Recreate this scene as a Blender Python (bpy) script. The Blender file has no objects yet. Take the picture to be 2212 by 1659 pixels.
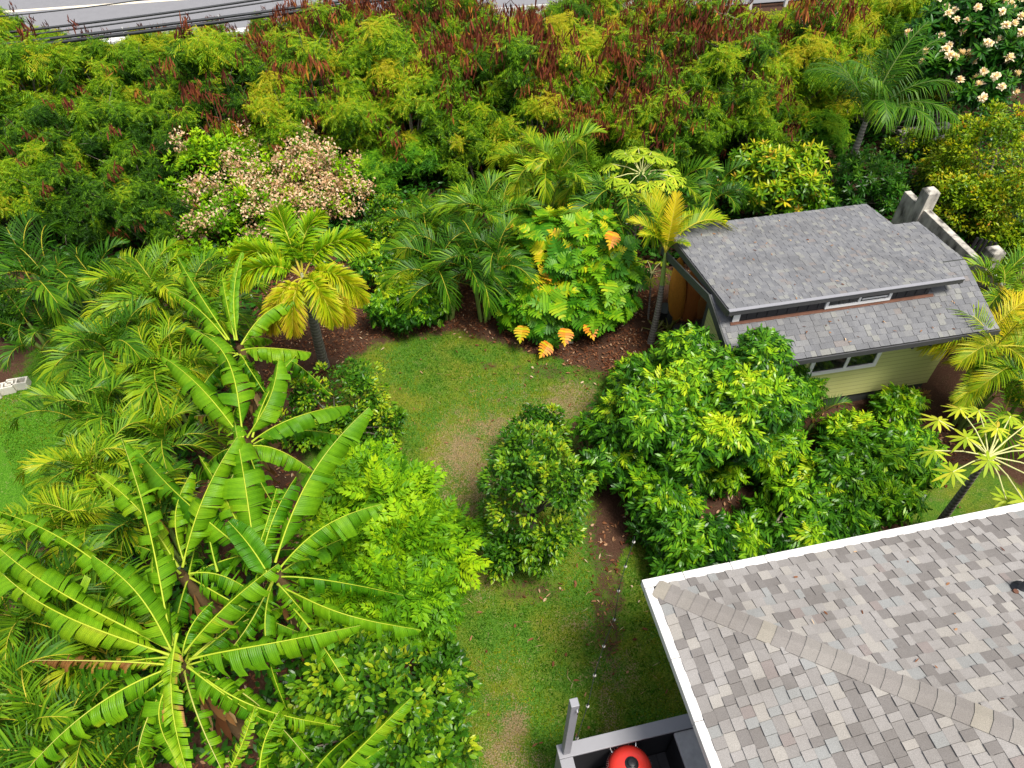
import bpy, math, random
import numpy as np
from mathutils import Vector

random.seed(11)
rng = np.random.default_rng(11)
SC = bpy.context.scene
COL = SC.collection
R = math.radians

# ------------------------------------------------------------------ camera, sky, sun, exposure
CAM_H, PITCH, FPX = 11.5, R(47.0), 1562.5          # camera height, pitch below the horizon, focal length for a 2212 px wide picture
cam_d = bpy.data.cameras.new('camera')
cam_d.sensor_width = 36.0
cam_d.lens = 36.0 * FPX / 2212.0
cam_d.clip_end = 600.0
cam = bpy.data.objects.new('camera', cam_d)
cam.location = (0, 0, CAM_H)
cam.rotation_euler = (math.pi / 2 - PITCH, 0, 0)
COL.objects.link(cam)
SC.camera = cam

SUN_EL, SUN_AZ = R(66), R(138)
world = bpy.data.worlds.new('World')
SC.world = world
world.use_nodes = True
wn = world.node_tree
sky = wn.nodes.new('ShaderNodeTexSky')
sky.sky_type = 'NISHITA'
sky.sun_disc = False
sky.sun_elevation = SUN_EL
sky.sun_rotation = SUN_AZ
sky.dust_density = 3.0
sky.air_density = 0.8
bg = wn.nodes['Background']
bg.inputs['Strength'].default_value = 0.108
haz = wn.nodes.new('ShaderNodeHueSaturation')          # thin bright cloud: a paler sky
haz.inputs['Saturation'].default_value = 0.55
wn.links.new(sky.outputs['Color'], haz.inputs['Color'])
wn.links.new(haz.outputs['Color'], bg.inputs['Color'])
sun_d = bpy.data.lights.new('sun', 'SUN')
sun_d.energy = 2.75
sun_d.angle = R(16.0)
sun_d.color = (1.0, 0.95, 0.87)
sun = bpy.data.objects.new('sun', sun_d)
to_sun = Vector((math.cos(SUN_EL) * math.sin(SUN_AZ), math.cos(SUN_EL) * math.cos(SUN_AZ), math.sin(SUN_EL)))
sun.rotation_euler = (-to_sun).to_track_quat('-Z', 'Y').to_euler()
sun.location = (10, -10, 30)
COL.objects.link(sun)
SC.view_settings.view_transform = 'Standard'
SC.view_settings.look = 'None'
SC.view_settings.gamma = 1.0
SC.view_settings.exposure = 0.98

# ------------------------------------------------------------------ survey helpers: a sighting in the photograph -> a point in the garden
_F = np.array([0, math.cos(PITCH), -math.sin(PITCH)])
_D = np.array([0, -math.sin(PITCH), -math.cos(PITCH)])
_X = np.array([1.0, 0, 0])
_C = np.array([0, 0, CAM_H])
def sight(x, y):
    return _F + _X * (x - 1106) / FPX + _D * (y - 829.5) / FPX
def at(x, y, z):                       # point at height z
    d = sight(x, y)
    return _C + d * ((z - CAM_H) / d[2])
def at_y(x, y, Y):                     # point at distance Y
    d = sight(x, y)
    return _C + d * (Y / d[1])
def mpp(p):                            # metres per pixel at point p
    return float((np.asarray(p) - _C) @ _F) / FPX
def unit(v):
    v = np.asarray(v, float)
    return v / (np.linalg.norm(v, axis=-1, keepdims=True) + 1e-12)

# ------------------------------------------------------------------ mesh helpers
class MB:
    def __init__(s):
        s.V, s.n, s.F, s.M, s.A, s.B = [], 0, {3: [], 4: []}, {3: [], 4: []}, [], []
    def add(s, V, faces, mat=0, tint=0.5, along=0.0):
        V = np.asarray(V, float).reshape(-1, 3)
        s.V.append(V)
        s.A.append(np.broadcast_to(np.asarray(tint, float), (len(V),)))
        s.B.append(np.broadcast_to(np.asarray(along, float), (len(V),)))
        for f in (faces if isinstance(faces, (list, tuple)) and len(faces) and isinstance(faces[0], np.ndarray) else [np.asarray(faces)]):
            k = f.shape[1]
            s.F[k].append(f + s.n)
            s.M[k].append(np.full(len(f), mat))
        s.n += len(V)
    def mesh(s, name, mats, loc=(0, 0, 0), smooth=False):
        me = bpy.data.meshes.new(name)
        V = (np.concatenate(s.V) if s.V else np.zeros((0, 3))) - np.asarray(loc, float)
        tri = np.concatenate(s.F[3]) if s.F[3] else np.zeros((0, 3), int)
        quad = np.concatenate(s.F[4]) if s.F[4] else np.zeros((0, 4), int)
        mi = np.concatenate([np.concatenate(s.M[k]) for k in (3, 4) if s.M[k]]) if s.n else np.zeros(0)
        me.vertices.add(len(V)); me.vertices.foreach_set('co', V.ravel().astype(np.float32))
        nl = tri.size + quad.size
        me.loops.add(nl)
        me.loops.foreach_set('vertex_index', np.concatenate([tri.ravel(), quad.ravel()]).astype(np.int32))
        np_ = len(tri) + len(quad)
        me.polygons.add(np_)
        st = np.concatenate([np.arange(len(tri)) * 3, tri.size + np.arange(len(quad)) * 4]).astype(np.int32)
        me.polygons.foreach_set('loop_start', st)
        me.polygons.foreach_set('material_index', mi.astype(np.int32))
        me.polygons.foreach_set('use_smooth', np.full(np_, smooth))
        for nm, arr in (('tint', s.A), ('along', s.B)):
            a = me.attributes.new(nm, 'FLOAT', 'POINT')
            a.data.foreach_set('value', np.concatenate(arr).astype(np.float32))
        for m in mats:
            me.materials.append(m)
        me.update(calc_edges=True)
        return me

def link(name, data, parent=None, loc=(0, 0, 0), rot=(0, 0, 0), scale=1.0):
    o = bpy.data.objects.new(name, data)
    COL.objects.link(o)
    o.location = tuple(float(c) for c in loc)
    o.rotation_euler = rot
    o.scale = (scale,) * 3 if np.isscalar(scale) else scale
    if parent is not None:
        o.parent = parent
    return o
def tag(o, label, cat, group=None):
    o['label'] = label
    o['category'] = cat
    if group:
        o['group'] = group
    return o
def thing(name, label, cat, loc, group=None):
    return tag(link(name, None, loc=loc), label, cat, group)
def part(name, mb, mats, parent, base, smooth=False, label=None):   # mb in world metres, base = location of the thing
    o = link(name, mb.mesh(name, mats, base, smooth), parent)
    if label:
        o['label'] = label
    return o

def tube(mb, pts, rad, sides=6, mat=0, tint=0.5, flat=1.0, cap=False):
    pts = np.asarray(pts, float)
    n = len(pts)
    rad = np.broadcast_to(np.asarray(rad, float), (n,))
    T = unit(np.gradient(pts, axis=0))
    ref = np.array([0, 0, 1.0]) if abs(T[:, 2]).mean() < .8 else np.array([1.0, 0.1, 0])
    S = unit(np.cross(T, ref)); N = np.cross(S, T)
    a = np.linspace(0, 2 * math.pi, sides, endpoint=False)
    V = pts[:, None] + rad[:, None, None] * (np.cos(a)[None, :, None] * S[:, None] + flat * np.sin(a)[None, :, None] * N[:, None])
    i, j = np.meshgrid(np.arange(n - 1), np.arange(sides), indexing='ij')
    q = np.stack([i * sides + j, i * sides + (j + 1) % sides, (i + 1) * sides + (j + 1) % sides, (i + 1) * sides + j], -1).reshape(-1, 4)
    tt = np.repeat(np.broadcast_to(np.asarray(tint, float), (n,)), sides)
    mb.add(V.reshape(-1, 3), q, mat, tt, np.repeat(np.linspace(0, 1, n), sides))
    if cap:
        for e, o in ((0, 1), (n - 1, -1)):
            ring = V[e]; c = ring.mean(0)
            f = np.array([[k, (k + 1) % sides, sides][::o] for k in range(sides)])
            mb.add(np.vstack([ring, c]), f, mat, tt[0])
BOXF = np.array([[0, 3, 2, 1], [4, 5, 6, 7], [0, 1, 5, 4], [1, 2, 6, 5], [2, 3, 7, 6], [3, 0, 4, 7]])
def hexa(mb, P8, mat=0, tint=0.5):     # 4 bottom corners then 4 top corners
    mb.add(P8, BOXF, mat, tint)
class Frame:                           # local axes: u along, v across, w up
    def __init__(s, o, deg):
        s.o = np.array(o, float); a = R(deg)
        s.u = np.array([math.cos(a), math.sin(a), 0]); s.v = np.array([-math.sin(a), math.cos(a), 0]); s.w = np.array([0, 0, 1.0])
    def __call__(s, u, v, w):
        return s.o + s.u * u + s.v * v + s.w * w
    def box(s, mb, u0, u1, v0, v1, w0, w1, mat=0, tint=0.5):
        hexa(mb, [s(u0, v0, w0), s(u1, v0, w0), s(u1, v1, w0), s(u0, v1, w0), s(u0, v0, w1), s(u1, v0, w1), s(u1, v1, w1), s(u0, v1, w1)], mat, tint)
def bevel(o, w=0.006):
    m = o.modifiers.new('bevel', 'BEVEL'); m.width = w; m.segments = 2; m.limit_method = 'ANGLE'
    return o

# ------------------------------------------------------------------ smooth lattice noise
_lat = np.random.default_rng(3).random((64, 64))
def noise2(x, y):
    xi, yi = np.floor(x).astype(int), np.floor(y).astype(int)
    fx, fy = x - xi, y - yi
    fx, fy = fx * fx * (3 - 2 * fx), fy * fy * (3 - 2 * fy)
    g = lambda a, b: _lat[a % 64, b % 64]
    return (g(xi, yi) * (1 - fx) + g(xi + 1, yi) * fx) * (1 - fy) + (g(xi, yi + 1) * (1 - fx) + g(xi + 1, yi + 1) * fx) * fy
def fbm(x, y, o=4):
    return sum(noise2(x * 2 ** k + 17 * k, y * 2 ** k + 5 * k) / 2 ** k for k in range(o)) / sum(1 / 2 ** k for k in range(o))

# ------------------------------------------------------------------ materials
class NT:
    def __init__(s, name):
        s.m = bpy.data.materials.new(name); s.m.use_nodes = True
        s.t = s.m.node_tree; s.t.nodes.clear()
        s.out = s.new('ShaderNodeOutputMaterial')
    def new(s, typ, **kw):
        n = s.t.nodes.new(typ)
        for k, v in kw.items():
            setattr(n, k, v)
        return n
    def ln(s, a, b):
        s.t.links.new(a, b)
    def math(s, op, a, b=None):
        n = s.new('ShaderNodeMath', operation=op)
        for i, v in enumerate((a, b)):
            if v is None: continue
            if hasattr(v, 'is_linked'): s.ln(v, n.inputs[i])
            else: n.inputs[i].default_value = v
        return n.outputs[0]
    def attr(s, nm):
        return s.new('ShaderNodeAttribute', attribute_name=nm).outputs['Fac']
    def ramp(s, fac, stops, interp='LINEAR'):
        n = s.new('ShaderNodeValToRGB'); cr = n.color_ramp; cr.interpolation = interp
        while len(cr.elements) < len(stops): cr.elements.new(0.5)
        for e, (p, c) in zip(cr.elements, stops):
            e.position = p; e.color = (*c, 1)
        s.ln(fac, n.inputs[0]); return n.outputs[0]
    def noise(s, scale, detail=4, coord='Object', rough=.6):
        tc = s.new('ShaderNodeTexCoord'); n = s.new('ShaderNodeTexNoise')
        n.inputs['Scale'].default_value = scale; n.inputs['Detail'].default_value = detail; n.inputs['Roughness'].default_value = rough
        s.ln(tc.outputs[coord], n.inputs['Vector']); return n.outputs[0]
    def mix(s, fac, a, b, mode='MIX'):
        n = s.new('ShaderNodeMix', data_type='RGBA', blend_type=mode)
        for sock, v in ((n.inputs[0], fac), (n.inputs[6], a), (n.inputs[7], b)):
            if hasattr(v, 'is_linked'): s.ln(v, sock)
            elif isinstance(v, (int, float)): sock.default_value = v
            else: sock.default_value = (*v, 1)
        return n.outputs[2]
    def bsdf(s, col, rough=.6, spec=.3, metal=0., bump=None, bstr=.3, bdist=.01):
        p = s.new('ShaderNodeBsdfPrincipled')
        if hasattr(col, 'is_linked'): s.ln(col, p.inputs['Base Color'])
        else: p.inputs['Base Color'].default_value = (*col, 1)
        p.inputs['Roughness'].default_value = rough; p.inputs['Specular IOR Level'].default_value = spec; p.inputs['Metallic'].default_value = metal
        if bump is not None:
            b = s.new('ShaderNodeBump'); b.inputs['Strength'].default_value = bstr; b.inputs['Distance'].default_value = bdist
            s.ln(bump, b.inputs['Height']); s.ln(b.outputs[0], p.inputs['Normal'])
        return p.outputs[0]
    def done(s, sh):
        s.ln(sh, s.out.inputs[0]); return s.m

def plain(name, col, rough=.6, spec=.3, metal=0., var=.18, scale=9., bstr=.15):
    n = NT(name); f = n.noise(scale, 6)
    c = n.mix(f, tuple(k * (1 - var) for k in col), tuple(min(1, k * (1 + var)) for k in col))
    return n.done(n.bsdf(c, rough, spec, metal, f, bstr, .01))
def leafmat(name, stops, rough=.45, spec=.35, trans=.32, spread=.35, ob=.12, veins=False):
    n = NT(name); spec *= .42
    stops = [(p, (c[0] * 1.22, c[1] * 1.04, c[2] * .5)) if c[1] > c[0] * .95 else (p, c) for p, c in stops]
    isl = n.new('ShaderNodeNewGeometry').outputs['Random Per Island']
    ran = n.new('ShaderNodeObjectInfo').outputs['Random']
    v = n.math('ADD', n.attr('tint'), n.math('MULTIPLY', n.math('SUBTRACT', isl, .5), spread))
    v = n.math('ADD', v, n.math('MULTIPLY', n.math('SUBTRACT', ran, .5), ob * 2))
    col = n.ramp(v, stops)
    bump = None
    if veins:
        w = n.math('SINE', n.math('MULTIPLY', n.attr('along'), 260.))
        w2 = n.math('SINE', n.math('MULTIPLY', n.attr('along'), 71.))
        vv = n.math('ADD', n.math('MULTIPLY', w, .5), n.math('MULTIPLY', w2, .5))
        big = n.noise(5., 4)
        col = n.mix(1., col, n.ramp(big, [(.3, (.72, .80, .75)), (.7, (1.15, 1.08, 1.)) ]), 'MULTIPLY')
        col = n.mix(n.math('MULTIPLY', n.math('ADD', vv, 1.), .30), col, n.mix(1., col, (.45, .55, .4), 'MULTIPLY'))
        bump = vv
    sh = n.bsdf(col, rough, spec, 0, bump, .35, .01)
    tr = n.new('ShaderNodeBsdfTranslucent')
    n.ln(n.mix(1., col, (1.25, 1.15, .55), 'MULTIPLY'), tr.inputs[0])
    mx = n.new('ShaderNodeMixShader'); mx.inputs[0].default_value = trans
    n.ln(sh, mx.inputs[1]); n.ln(tr.outputs[0], mx.inputs[2])
    return n.done(mx.outputs[0])

# leaf colours, dark -> bright -> turning
M = {}
M['koa'] = leafmat('koa_leaf', [(0, (.008, .038, .005)), (.3, (.030, .110, .009)), (.55, (.095, .25, .012)), (.8, (.23, .42, .018)), (1, (.36, .38, .03))], trans=.35)
M['pod'] = leafmat('koa_pod', [(0, (.055, .016, .011)), (.5, (.16, .040, .022)), (.85, (.28, .085, .03)), (1, (.50, .22, .03))], trans=.15, rough=.6, spec=.2)
M['fern'] = leafmat('fern_tree_leaf', [(0, (.015, .07, .012)), (.4, (.04, .19, .02)), (.7, (.12, .36, .025)), (1, (.27, .46, .03))], trans=.35)
M['palm'] = leafmat('palm_leaf', [(0, (.012, .05, .007)), (.3, (.035, .135, .012)), (.55, (.12, .28, .016)), (.78, (.30, .42, .02)), (1, (.54, .42, .03))], rough=.42, spec=.4, trans=.3, ob=.10)
M['foxtail'] = leafmat('foxtail_leaf', [(0, (.03, .11, .008)), (.35, (.13, .33, .012)), (.6, (.34, .44, .015)), (.8, (.48, .38, .02)), (1, (.42, .22, .03))], trans=.3, ob=0)
M['yellowpalm'] = leafmat('golden_palm_leaf', [(0, (.05, .16, .01)), (.3, (.16, .30, .012)), (.6, (.42, .44, .02)), (1, (.66, .46, .03))], trans=.3, ob=.12)
M['rachis'] = leafmat('palm_rachis', [(0, (.12, .16, .03)), (.5, (.32, .33, .06)), (1, (.5, .38, .08))], trans=0, spread=.2)
M['banana'] = leafmat('banana_blade', [(0, (.02, .10, .01)), (.35, (.06, .24, .012)), (.65, (.16, .40, .018)), (.85, (.28, .47, .03)), (.93, (.42, .26, .05)), (1, (.30, .13, .04))], rough=.38, spec=.45, trans=.36, spread=.1, ob=.10, veins=True)
M['midrib'] = leafmat('banana_midrib', [(0, (.18, .34, .04)), (.6, (.30, .41, .06)), (1, (.48, .42, .18))], trans=0, spread=.1)
M['dry'] = leafmat('dried_leaf', [(0, (.10, .04, .015)), (.5, (.24, .12, .04)), (1, (.45, .30, .13))], trans=.15, rough=.8, spec=.1)
M['bread'] = leafmat('breadfruit_leaf', [(0, (.012, .07, .008)), (.4, (.035, .17, .012)), (.65, (.13, .33, .015)), (.8, (.40, .46, .02)), (.9, (.62, .36, .02)), (1, (.65, .2, .02))], rough=.42, spec=.4, trans=.25, spread=.2, ob=0)
M['papaya'] = leafmat('papaya_leaf', [(0, (.08, .22, .02)), (.5, (.26, .44, .04)), (.85, (.50, .58, .08)), (1, (.6, .3, .05))], trans=.33, ob=.1)
M['mango'] = leafmat('mango_leaf', [(0, (.02, .09, .008)), (.4, (.07, .22, .012)), (.7, (.24, .40, .02)), (.9, (.45, .46, .03)), (1, (.55, .34, .04))], rough=.32, spec=.5, trans=.28, ob=0)
M['citrus'] = leafmat('citrus_leaf', [(0, (.01, .045, .008)), (.4, (.03, .125, .012)), (.7, (.11, .27, .018)), (1, (.32, .42, .03))], rough=.3, spec=.5, trans=.25, ob=0)
M['star'] = leafmat('starfruit_leaf', [(0, (.025, .11, .01)), (.4, (.08, .26, .012)), (.7, (.20, .45, .015)), (1, (.34, .55, .02))], trans=.35, ob=0)
M['lychee'] = leafmat('lychee_leaf', [(0, (.008, .04, .008)), (.35, (.02, .10, .012)), (.6, (.07, .24, .016)), (.85, (.22, .46, .02)), (1, (.36, .52, .03))], rough=.3, spec=.5, trans=.28, ob=0, spread=.25)
M['strap'] = leafmat('strap_leaf', [(0, (.008, .045, .008)), (.5, (.025, .12, .015)), (1, (.12, .28, .03))], rough=.3, spec=.5, trans=.2, ob=0)
M['plum'] = leafmat('plumeria_leaf', [(0, (.008, .05, .012)), (.5, (.02, .11, .018)), (1, (.10, .27, .03))], rough=.3, spec=.5, trans=.25, ob=0)
M['hedge'] = leafmat('golden_hedge_leaf', [(0, (.02, .07, .006)), (.4, (.08, .20, .01)), (.7, (.22, .36, .015)), (.9, (.38, .40, .02)), (1, (.5, .22, .02))], rough=.35, spec=.45, trans=.28, ob=0)
M['blush'] = leafmat('dried_blossom', [(0, (.40, .22, .10)), (.5, (.64, .43, .25)), (1, (.80, .63, .44))], trans=.3, rough=.8, spec=.1, ob=0)
M['petal'] = leafmat('white_petal', [(0, (.80, .72, .80)), (1, (.86, .84, .87))], trans=.25, spread=.3, ob=0)
M['ti'] = leafmat('ti_leaf', [(0, (.05, .06, .01)), (.5, (.14, .10, .03)), (1, (.30, .14, .06))], trans=.2)
M['brom'] = leafmat('bromeliad_leaf', [(0, (.04, .09, .02)), (.5, (.13, .18, .05)), (1, (.35, .32, .14))], trans=.15)
M['blade'] = leafmat('grass_blade', [(0, (.02, .09, .008)), (.3, (.05, .16, .012)), (.55, (.16, .23, .015)), (.78, (.28, .24, .05)), (1, (.38, .27, .12))], trans=.25, rough=.6, spec=.15, spread=.3, ob=0)
M['litter'] = leafmat('fallen_leaf', [(0, (.09, .03, .014)), (.5, (.20, .085, .04)), (.8, (.34, .19, .10)), (1, (.5, .37, .24))], trans=.1, rough=.8, spec=.1, spread=.5, ob=0)
M['bark'] = plain('grey_bark', (.16, .135, .105), .9, .1, var=.4, scale=14, bstr=.5)
M['twig'] = plain('pale_twig', (.30, .25, .20), .9, .1, var=.35, scale=10)
M['darkbark'] = plain('dark_bark', (.07, .05, .035), .9, .1, var=.4, scale=14, bstr=.5)
M['sheath'] = plain('banana_sheath', (.16, .10, .045), .8, .15, var=.6, scale=8, bstr=.5)
M['cshaft'] = plain('crownshaft_green', (.22, .32, .07), .4, .4, var=.25, scale=6)

def ringbark():
    n = NT('ringed_palm_bark')
    w = n.math('SINE', n.math('MULTIPLY', n.attr('along'), 150.))
    f = n.noise(12, 6)
    c = n.mix(n.math('MULTIPLY', n.math('ADD', w, 1.), .3), n.mix(f, (.20, .18, .15), (.34, .31, .27)), (.10, .085, .07))
    return n.done(n.bsdf(c, .9, .1, 0, w, .5, .01))
M['ring'] = ringbark()

def shingle_mat(name, stops, grain=160.):
    n = NT(name)
    c = n.ramp(n.attr('tint'), stops, 'CONSTANT')
    g = n.noise(grain, 3, rough=.8)
    big = n.noise(1.3, 4)
    c = n.mix(1., c, n.ramp(g, [(.3, (.62, .62, .62)), (.7, (1.25, 1.25, 1.25))]), 'MULTIPLY')
    c = n.mix(1., c, n.ramp(big, [(.3, (.88, .87, .85)), (.7, (1.08, 1.08, 1.08))]), 'MULTIPLY')
    return n.done(n.bsdf(c, .9, .15, 0, g, .4, .004))
M['shingle'] = shingle_mat('house_shingle', [(0, (.185, .172, .162)), (.25, (.24, .226, .213)), (.42, (.285, .27, .256)), (.72, (.262, .265, .257)), (.82, (.322, .303, .276)), (.96, (.23, .20, .187)), (.975, (.175, .162, .152))])
M['capsh'] = shingle_mat('ridge_cap_shingle', [(0, (.235, .217, .20)), (.55, (.255, .237, .215)), (.9, (.30, .275, .23))])
M['shedsh'] = shingle_mat('shed_shingle', [(0, (.145, .148, .156)), (.35, (.168, .171, .178)), (.7, (.188, .190, .192)), (.87, (.215, .217, .205)), (.965, (.19, .175, .168))], 90.)
M['white'] = plain('white_paint', (.80, .79, .77), .5, .3, var=.05, scale=4, bstr=.03)
M['gutter'] = plain('white_gutter_paint', (.62, .605, .58), .45, .35, var=.14, scale=5, bstr=.03)
M['charcoal'] = plain('charcoal_paint', (.035, .035, .038), .55, .3, var=.2, scale=12)
M['fascia'] = plain('grey_fascia_paint', (.055, .055, .057), .5, .35, var=.15, scale=6)
M['rail'] = plain('grey_rail_paint', (.235, .235, .25), .5, .35, var=.08, scale=5, bstr=.05)
M['black'] = plain('black_paint', (.016, .016, .018), .5, .3, var=.3, scale=10)
M['blackplastic'] = plain('black_plastic', (.018, .018, .02), .35, .4, var=.2, scale=6, bstr=.03)
M['counter'] = plain('grey_counter_concrete', (.34, .335, .335), .7, .25, var=.35, scale=7)
M['red'] = plain('red_enamel', (.80, .05, .035), .35, .4, var=.05, scale=3, bstr=.02)
M['chrome'] = plain('chrome', (.75, .75, .75), .2, .5, 1., var=.05)
M['cable'] = plain('black_cable', (.02, .022, .025), .5, .3, var=.2)
M['copper'] = plain('rusty_flashing', (.12, .055, .035), .8, .2, var=.5, scale=5)
M['glass'] = plain('dark_window_glass', (.012, .014, .013), .08, .6, var=.2, bstr=0)
M['bulb'] = plain('clear_bulb_glass', (.55, .52, .48), .1, .6, var=.1, bstr=0)
M['asphalt'] = plain('asphalt', (.19, .19, .20), .9, .2, var=.12, scale=3)
M['lane'] = plain('road_line_paint', (.74, .66, .50), .7, .2, var=.15, scale=4)
M['kerbw'] = plain('pale_kerb_concrete', (.60, .59, .56), .8, .2, var=.12, scale=4)
M['darkgal'] = plain('dark_shed_trim', (.055, .06, .055), .6, .3, var=.25, scale=9)

def siding():
    n = NT('yellow_siding_paint')
    tc = n.new('ShaderNodeTexCoord'); sp = n.new('ShaderNodeSeparateXYZ'); n.ln(tc.outputs['Object'], sp.inputs[0])
    fr = n.math('FRACT', n.math('MULTIPLY', sp.outputs[2], 8.5))
    f = n.noise(2.2, 5)
    c = n.mix(f, (.52, .54, .19), (.62, .62, .26))
    c = n.mix(n.math('LESS_THAN', fr, .07), c, (.27, .27, .10))
    return n.done(n.bsdf(c, .6, .3, 0, fr, .3, .01))
M['siding'] = siding()
def stained():
    n = NT('stained_concrete')
    tc = n.new('ShaderNodeTexCoord'); mp = n.new('ShaderNodeMapping'); mp.inputs['Scale'].default_value = (2, 2, .9)
    n.ln(tc.outputs['Object'], mp.inputs[0])
    a = n.new('ShaderNodeTexNoise'); a.inputs['Scale'].default_value = 2.5; a.inputs['Detail'].default_value = 6; n.ln(mp.outputs[0], a.inputs['Vector'])
    b = n.noise(30, 4)
    c = n.ramp(a.outputs[0], [(.34, (.09, .085, .075)), (.47, (.32, .30, .26)), (.66, (.52, .49, .42))])
    return n.done(n.bsdf(c, .9, .15, 0, b, .4, .01))
M['concrete'] = stained()
M['block'] = plain('pale_cinder_block', (.55, .52, .44), .9, .15, var=.15, scale=20)
def woodboard(name, c0, c1):
    n = NT(name)
    tc = n.new('ShaderNodeTexCoord'); mp = n.new('ShaderNodeMapping'); mp.inputs['Scale'].default_value = (9, 9, .8)
    n.ln(tc.outputs['Object'], mp.inputs[0])
    a = n.new('ShaderNodeTexNoise'); a.inputs['Scale'].default_value = 4; a.inputs['Detail'].default_value = 5; n.ln(mp.outputs[0], a.inputs['Vector'])
    return n.done(n.bsdf(n.mix(a.outputs[0], c0, c1), .35, .4, 0, a.outputs[0], .1, .005))
M['board0'] = woodboard('orange_board_wood', (.50, .17, .025), (.85, .36, .06))
M['board1'] = woodboard('brown_board_wood', (.36, .10, .025), (.58, .20, .05))
M['board2'] = woodboard('dark_board_wood', (.25, .09, .025), (.40, .17, .05))
def deckmat():
    n = NT('dark_deck_board')
    f = n.noise(10, 5)
    return n.done(n.bsdf(n.mix(f, (.022, .022, .026), (.05, .05, .056)), .6, .3, 0, f, .2, .004))
M['deck'] = deckmat()

# ------------------------------------------------------------------ ground: lawn, beds, dry patches
def blob(x, y, px, py, hw, hh, soft=.35, wob=.35):      # soft oval patch sighted at px,py
    c = at(px, py, 0); m = mpp(c)
    d = c - _C; dep = math.atan2(-d[2], math.hypot(d[0], d[1]))
    q = np.sqrt(((x - c[0]) / (hw * m)) ** 2 + ((y - c[1]) / (hh * m / math.sin(dep))) ** 2)
    q = q + (fbm(x * 1.7, y * 1.7) - .5) * 2 * wob
    return np.clip((1 + soft - q) / (2 * soft), 0, 1)
LAWN = [(940, 830, 230, 118), (850, 950, 200, 130), (1010, 950, 240, 170), (960, 1100, 130, 200), (1130, 1290, 200, 200), (1180, 1480, 300, 190),
        (1150, 1640, 340, 180), (1450, 1480, 160, 160), (1420, 1680, 300, 150), (1390, 1290, 60, 120), (1240, 850, 110, 60), (2090, 1090, 170, 80), (1130, 1100, 160, 150),
        (40, 1000, 150, 190), (60, 850, 130, 70), (120, 780, 70, 40), (1130, 790, 90, 30)]
DRY = [(1000, 985, 62, 78, .95), (1075, 925, 75, 34, .8), (1040, 1040, 40, 60, .8), (1012, 1130, 30, 70, .7), (1045, 1230, 34, 70, .65), (1240, 870, 70, 45, .75), (1265, 930, 40, 70, .6),
       (1080, 1640, 60, 50, .7), (1118, 1565, 28, 30, .7), (1330, 1440, 50, 60, .45), (1320, 1560, 26, 120, .55), (1250, 1360, 60, 40, .4), (40, 870, 120, 34, .6), (1110, 860, 60, 40, .3),
       (1420, 1640, 60, 40, .3), (1160, 1660, 40, 30, .5)]
SOIL = [(1312, 1270, 30, 160, .62), (1300, 1150, 50, 60, .62), (1315, 1390, 34, 50, .55), (10, 800, 40, 34, 1.), (1140, 1275, 60, 24, .5), (1290, 800, 50, 24, .5), (1170, 800, 50, 22, .5),
        (1060, 790, 18, 10, .6), (1355, 745, 120, 60, 1.), (1040, 715, 60, 20, .5)]
def masks(x, y):
    lawn = np.zeros_like(x)
    for a in LAWN: lawn = np.maximum(lawn, blob(x, y, *a, soft=.12, wob=.16))
    soil = 1 - lawn
    for *a, s in SOIL: soil = np.maximum(soil, s * blob(x, y, *a, soft=.5, wob=.6))
    soil = np.clip(soil, 0, 1)
    dry = np.zeros_like(x)
    for *a, s in DRY: dry = np.maximum(dry, s * blob(x, y, *a, soft=.5, wob=.5))
    dry = np.where(x < -6.5, dry * .45, dry)
    dry = np.clip(dry + .9 * np.clip(fbm(x * .9 + 4, y * .9) - .56, 0, 1), 0, 1)
    return soil, dry
def axis(lo, hi, step, far):
    a = np.arange(lo, hi + 1e-6, step)
    g = np.array([1, 3, 7, 15, 35, 80, far])
    return np.concatenate([lo - g[::-1], a, hi + g])
gx, gy = axis(-14, 14, .09, 200), axis(0, 23, .09, 200)
GX, GY = np.meshgrid(gx, gy, indexing='ij')
gs, gd = masks(GX, GY)
gz = (fbm(GX * .8, GY * .8) - .5) * .05 + (fbm(GX * 4, GY * 4, 2) - .5) * .012
gz[(GY > 24)] = 0
nx, ny = GX.shape
mb = MB()
i, j = np.meshgrid(np.arange(nx - 1), np.arange(ny - 1), indexing='ij')
mb.add(np.stack([GX, GY, gz], -1).reshape(-1, 3), np.stack([i * ny + j, (i + 1) * ny + j, (i + 1) * ny + j + 1, i * ny + j + 1], -1).reshape(-1, 4), 0, gs.ravel(), gd.ravel())
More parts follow.
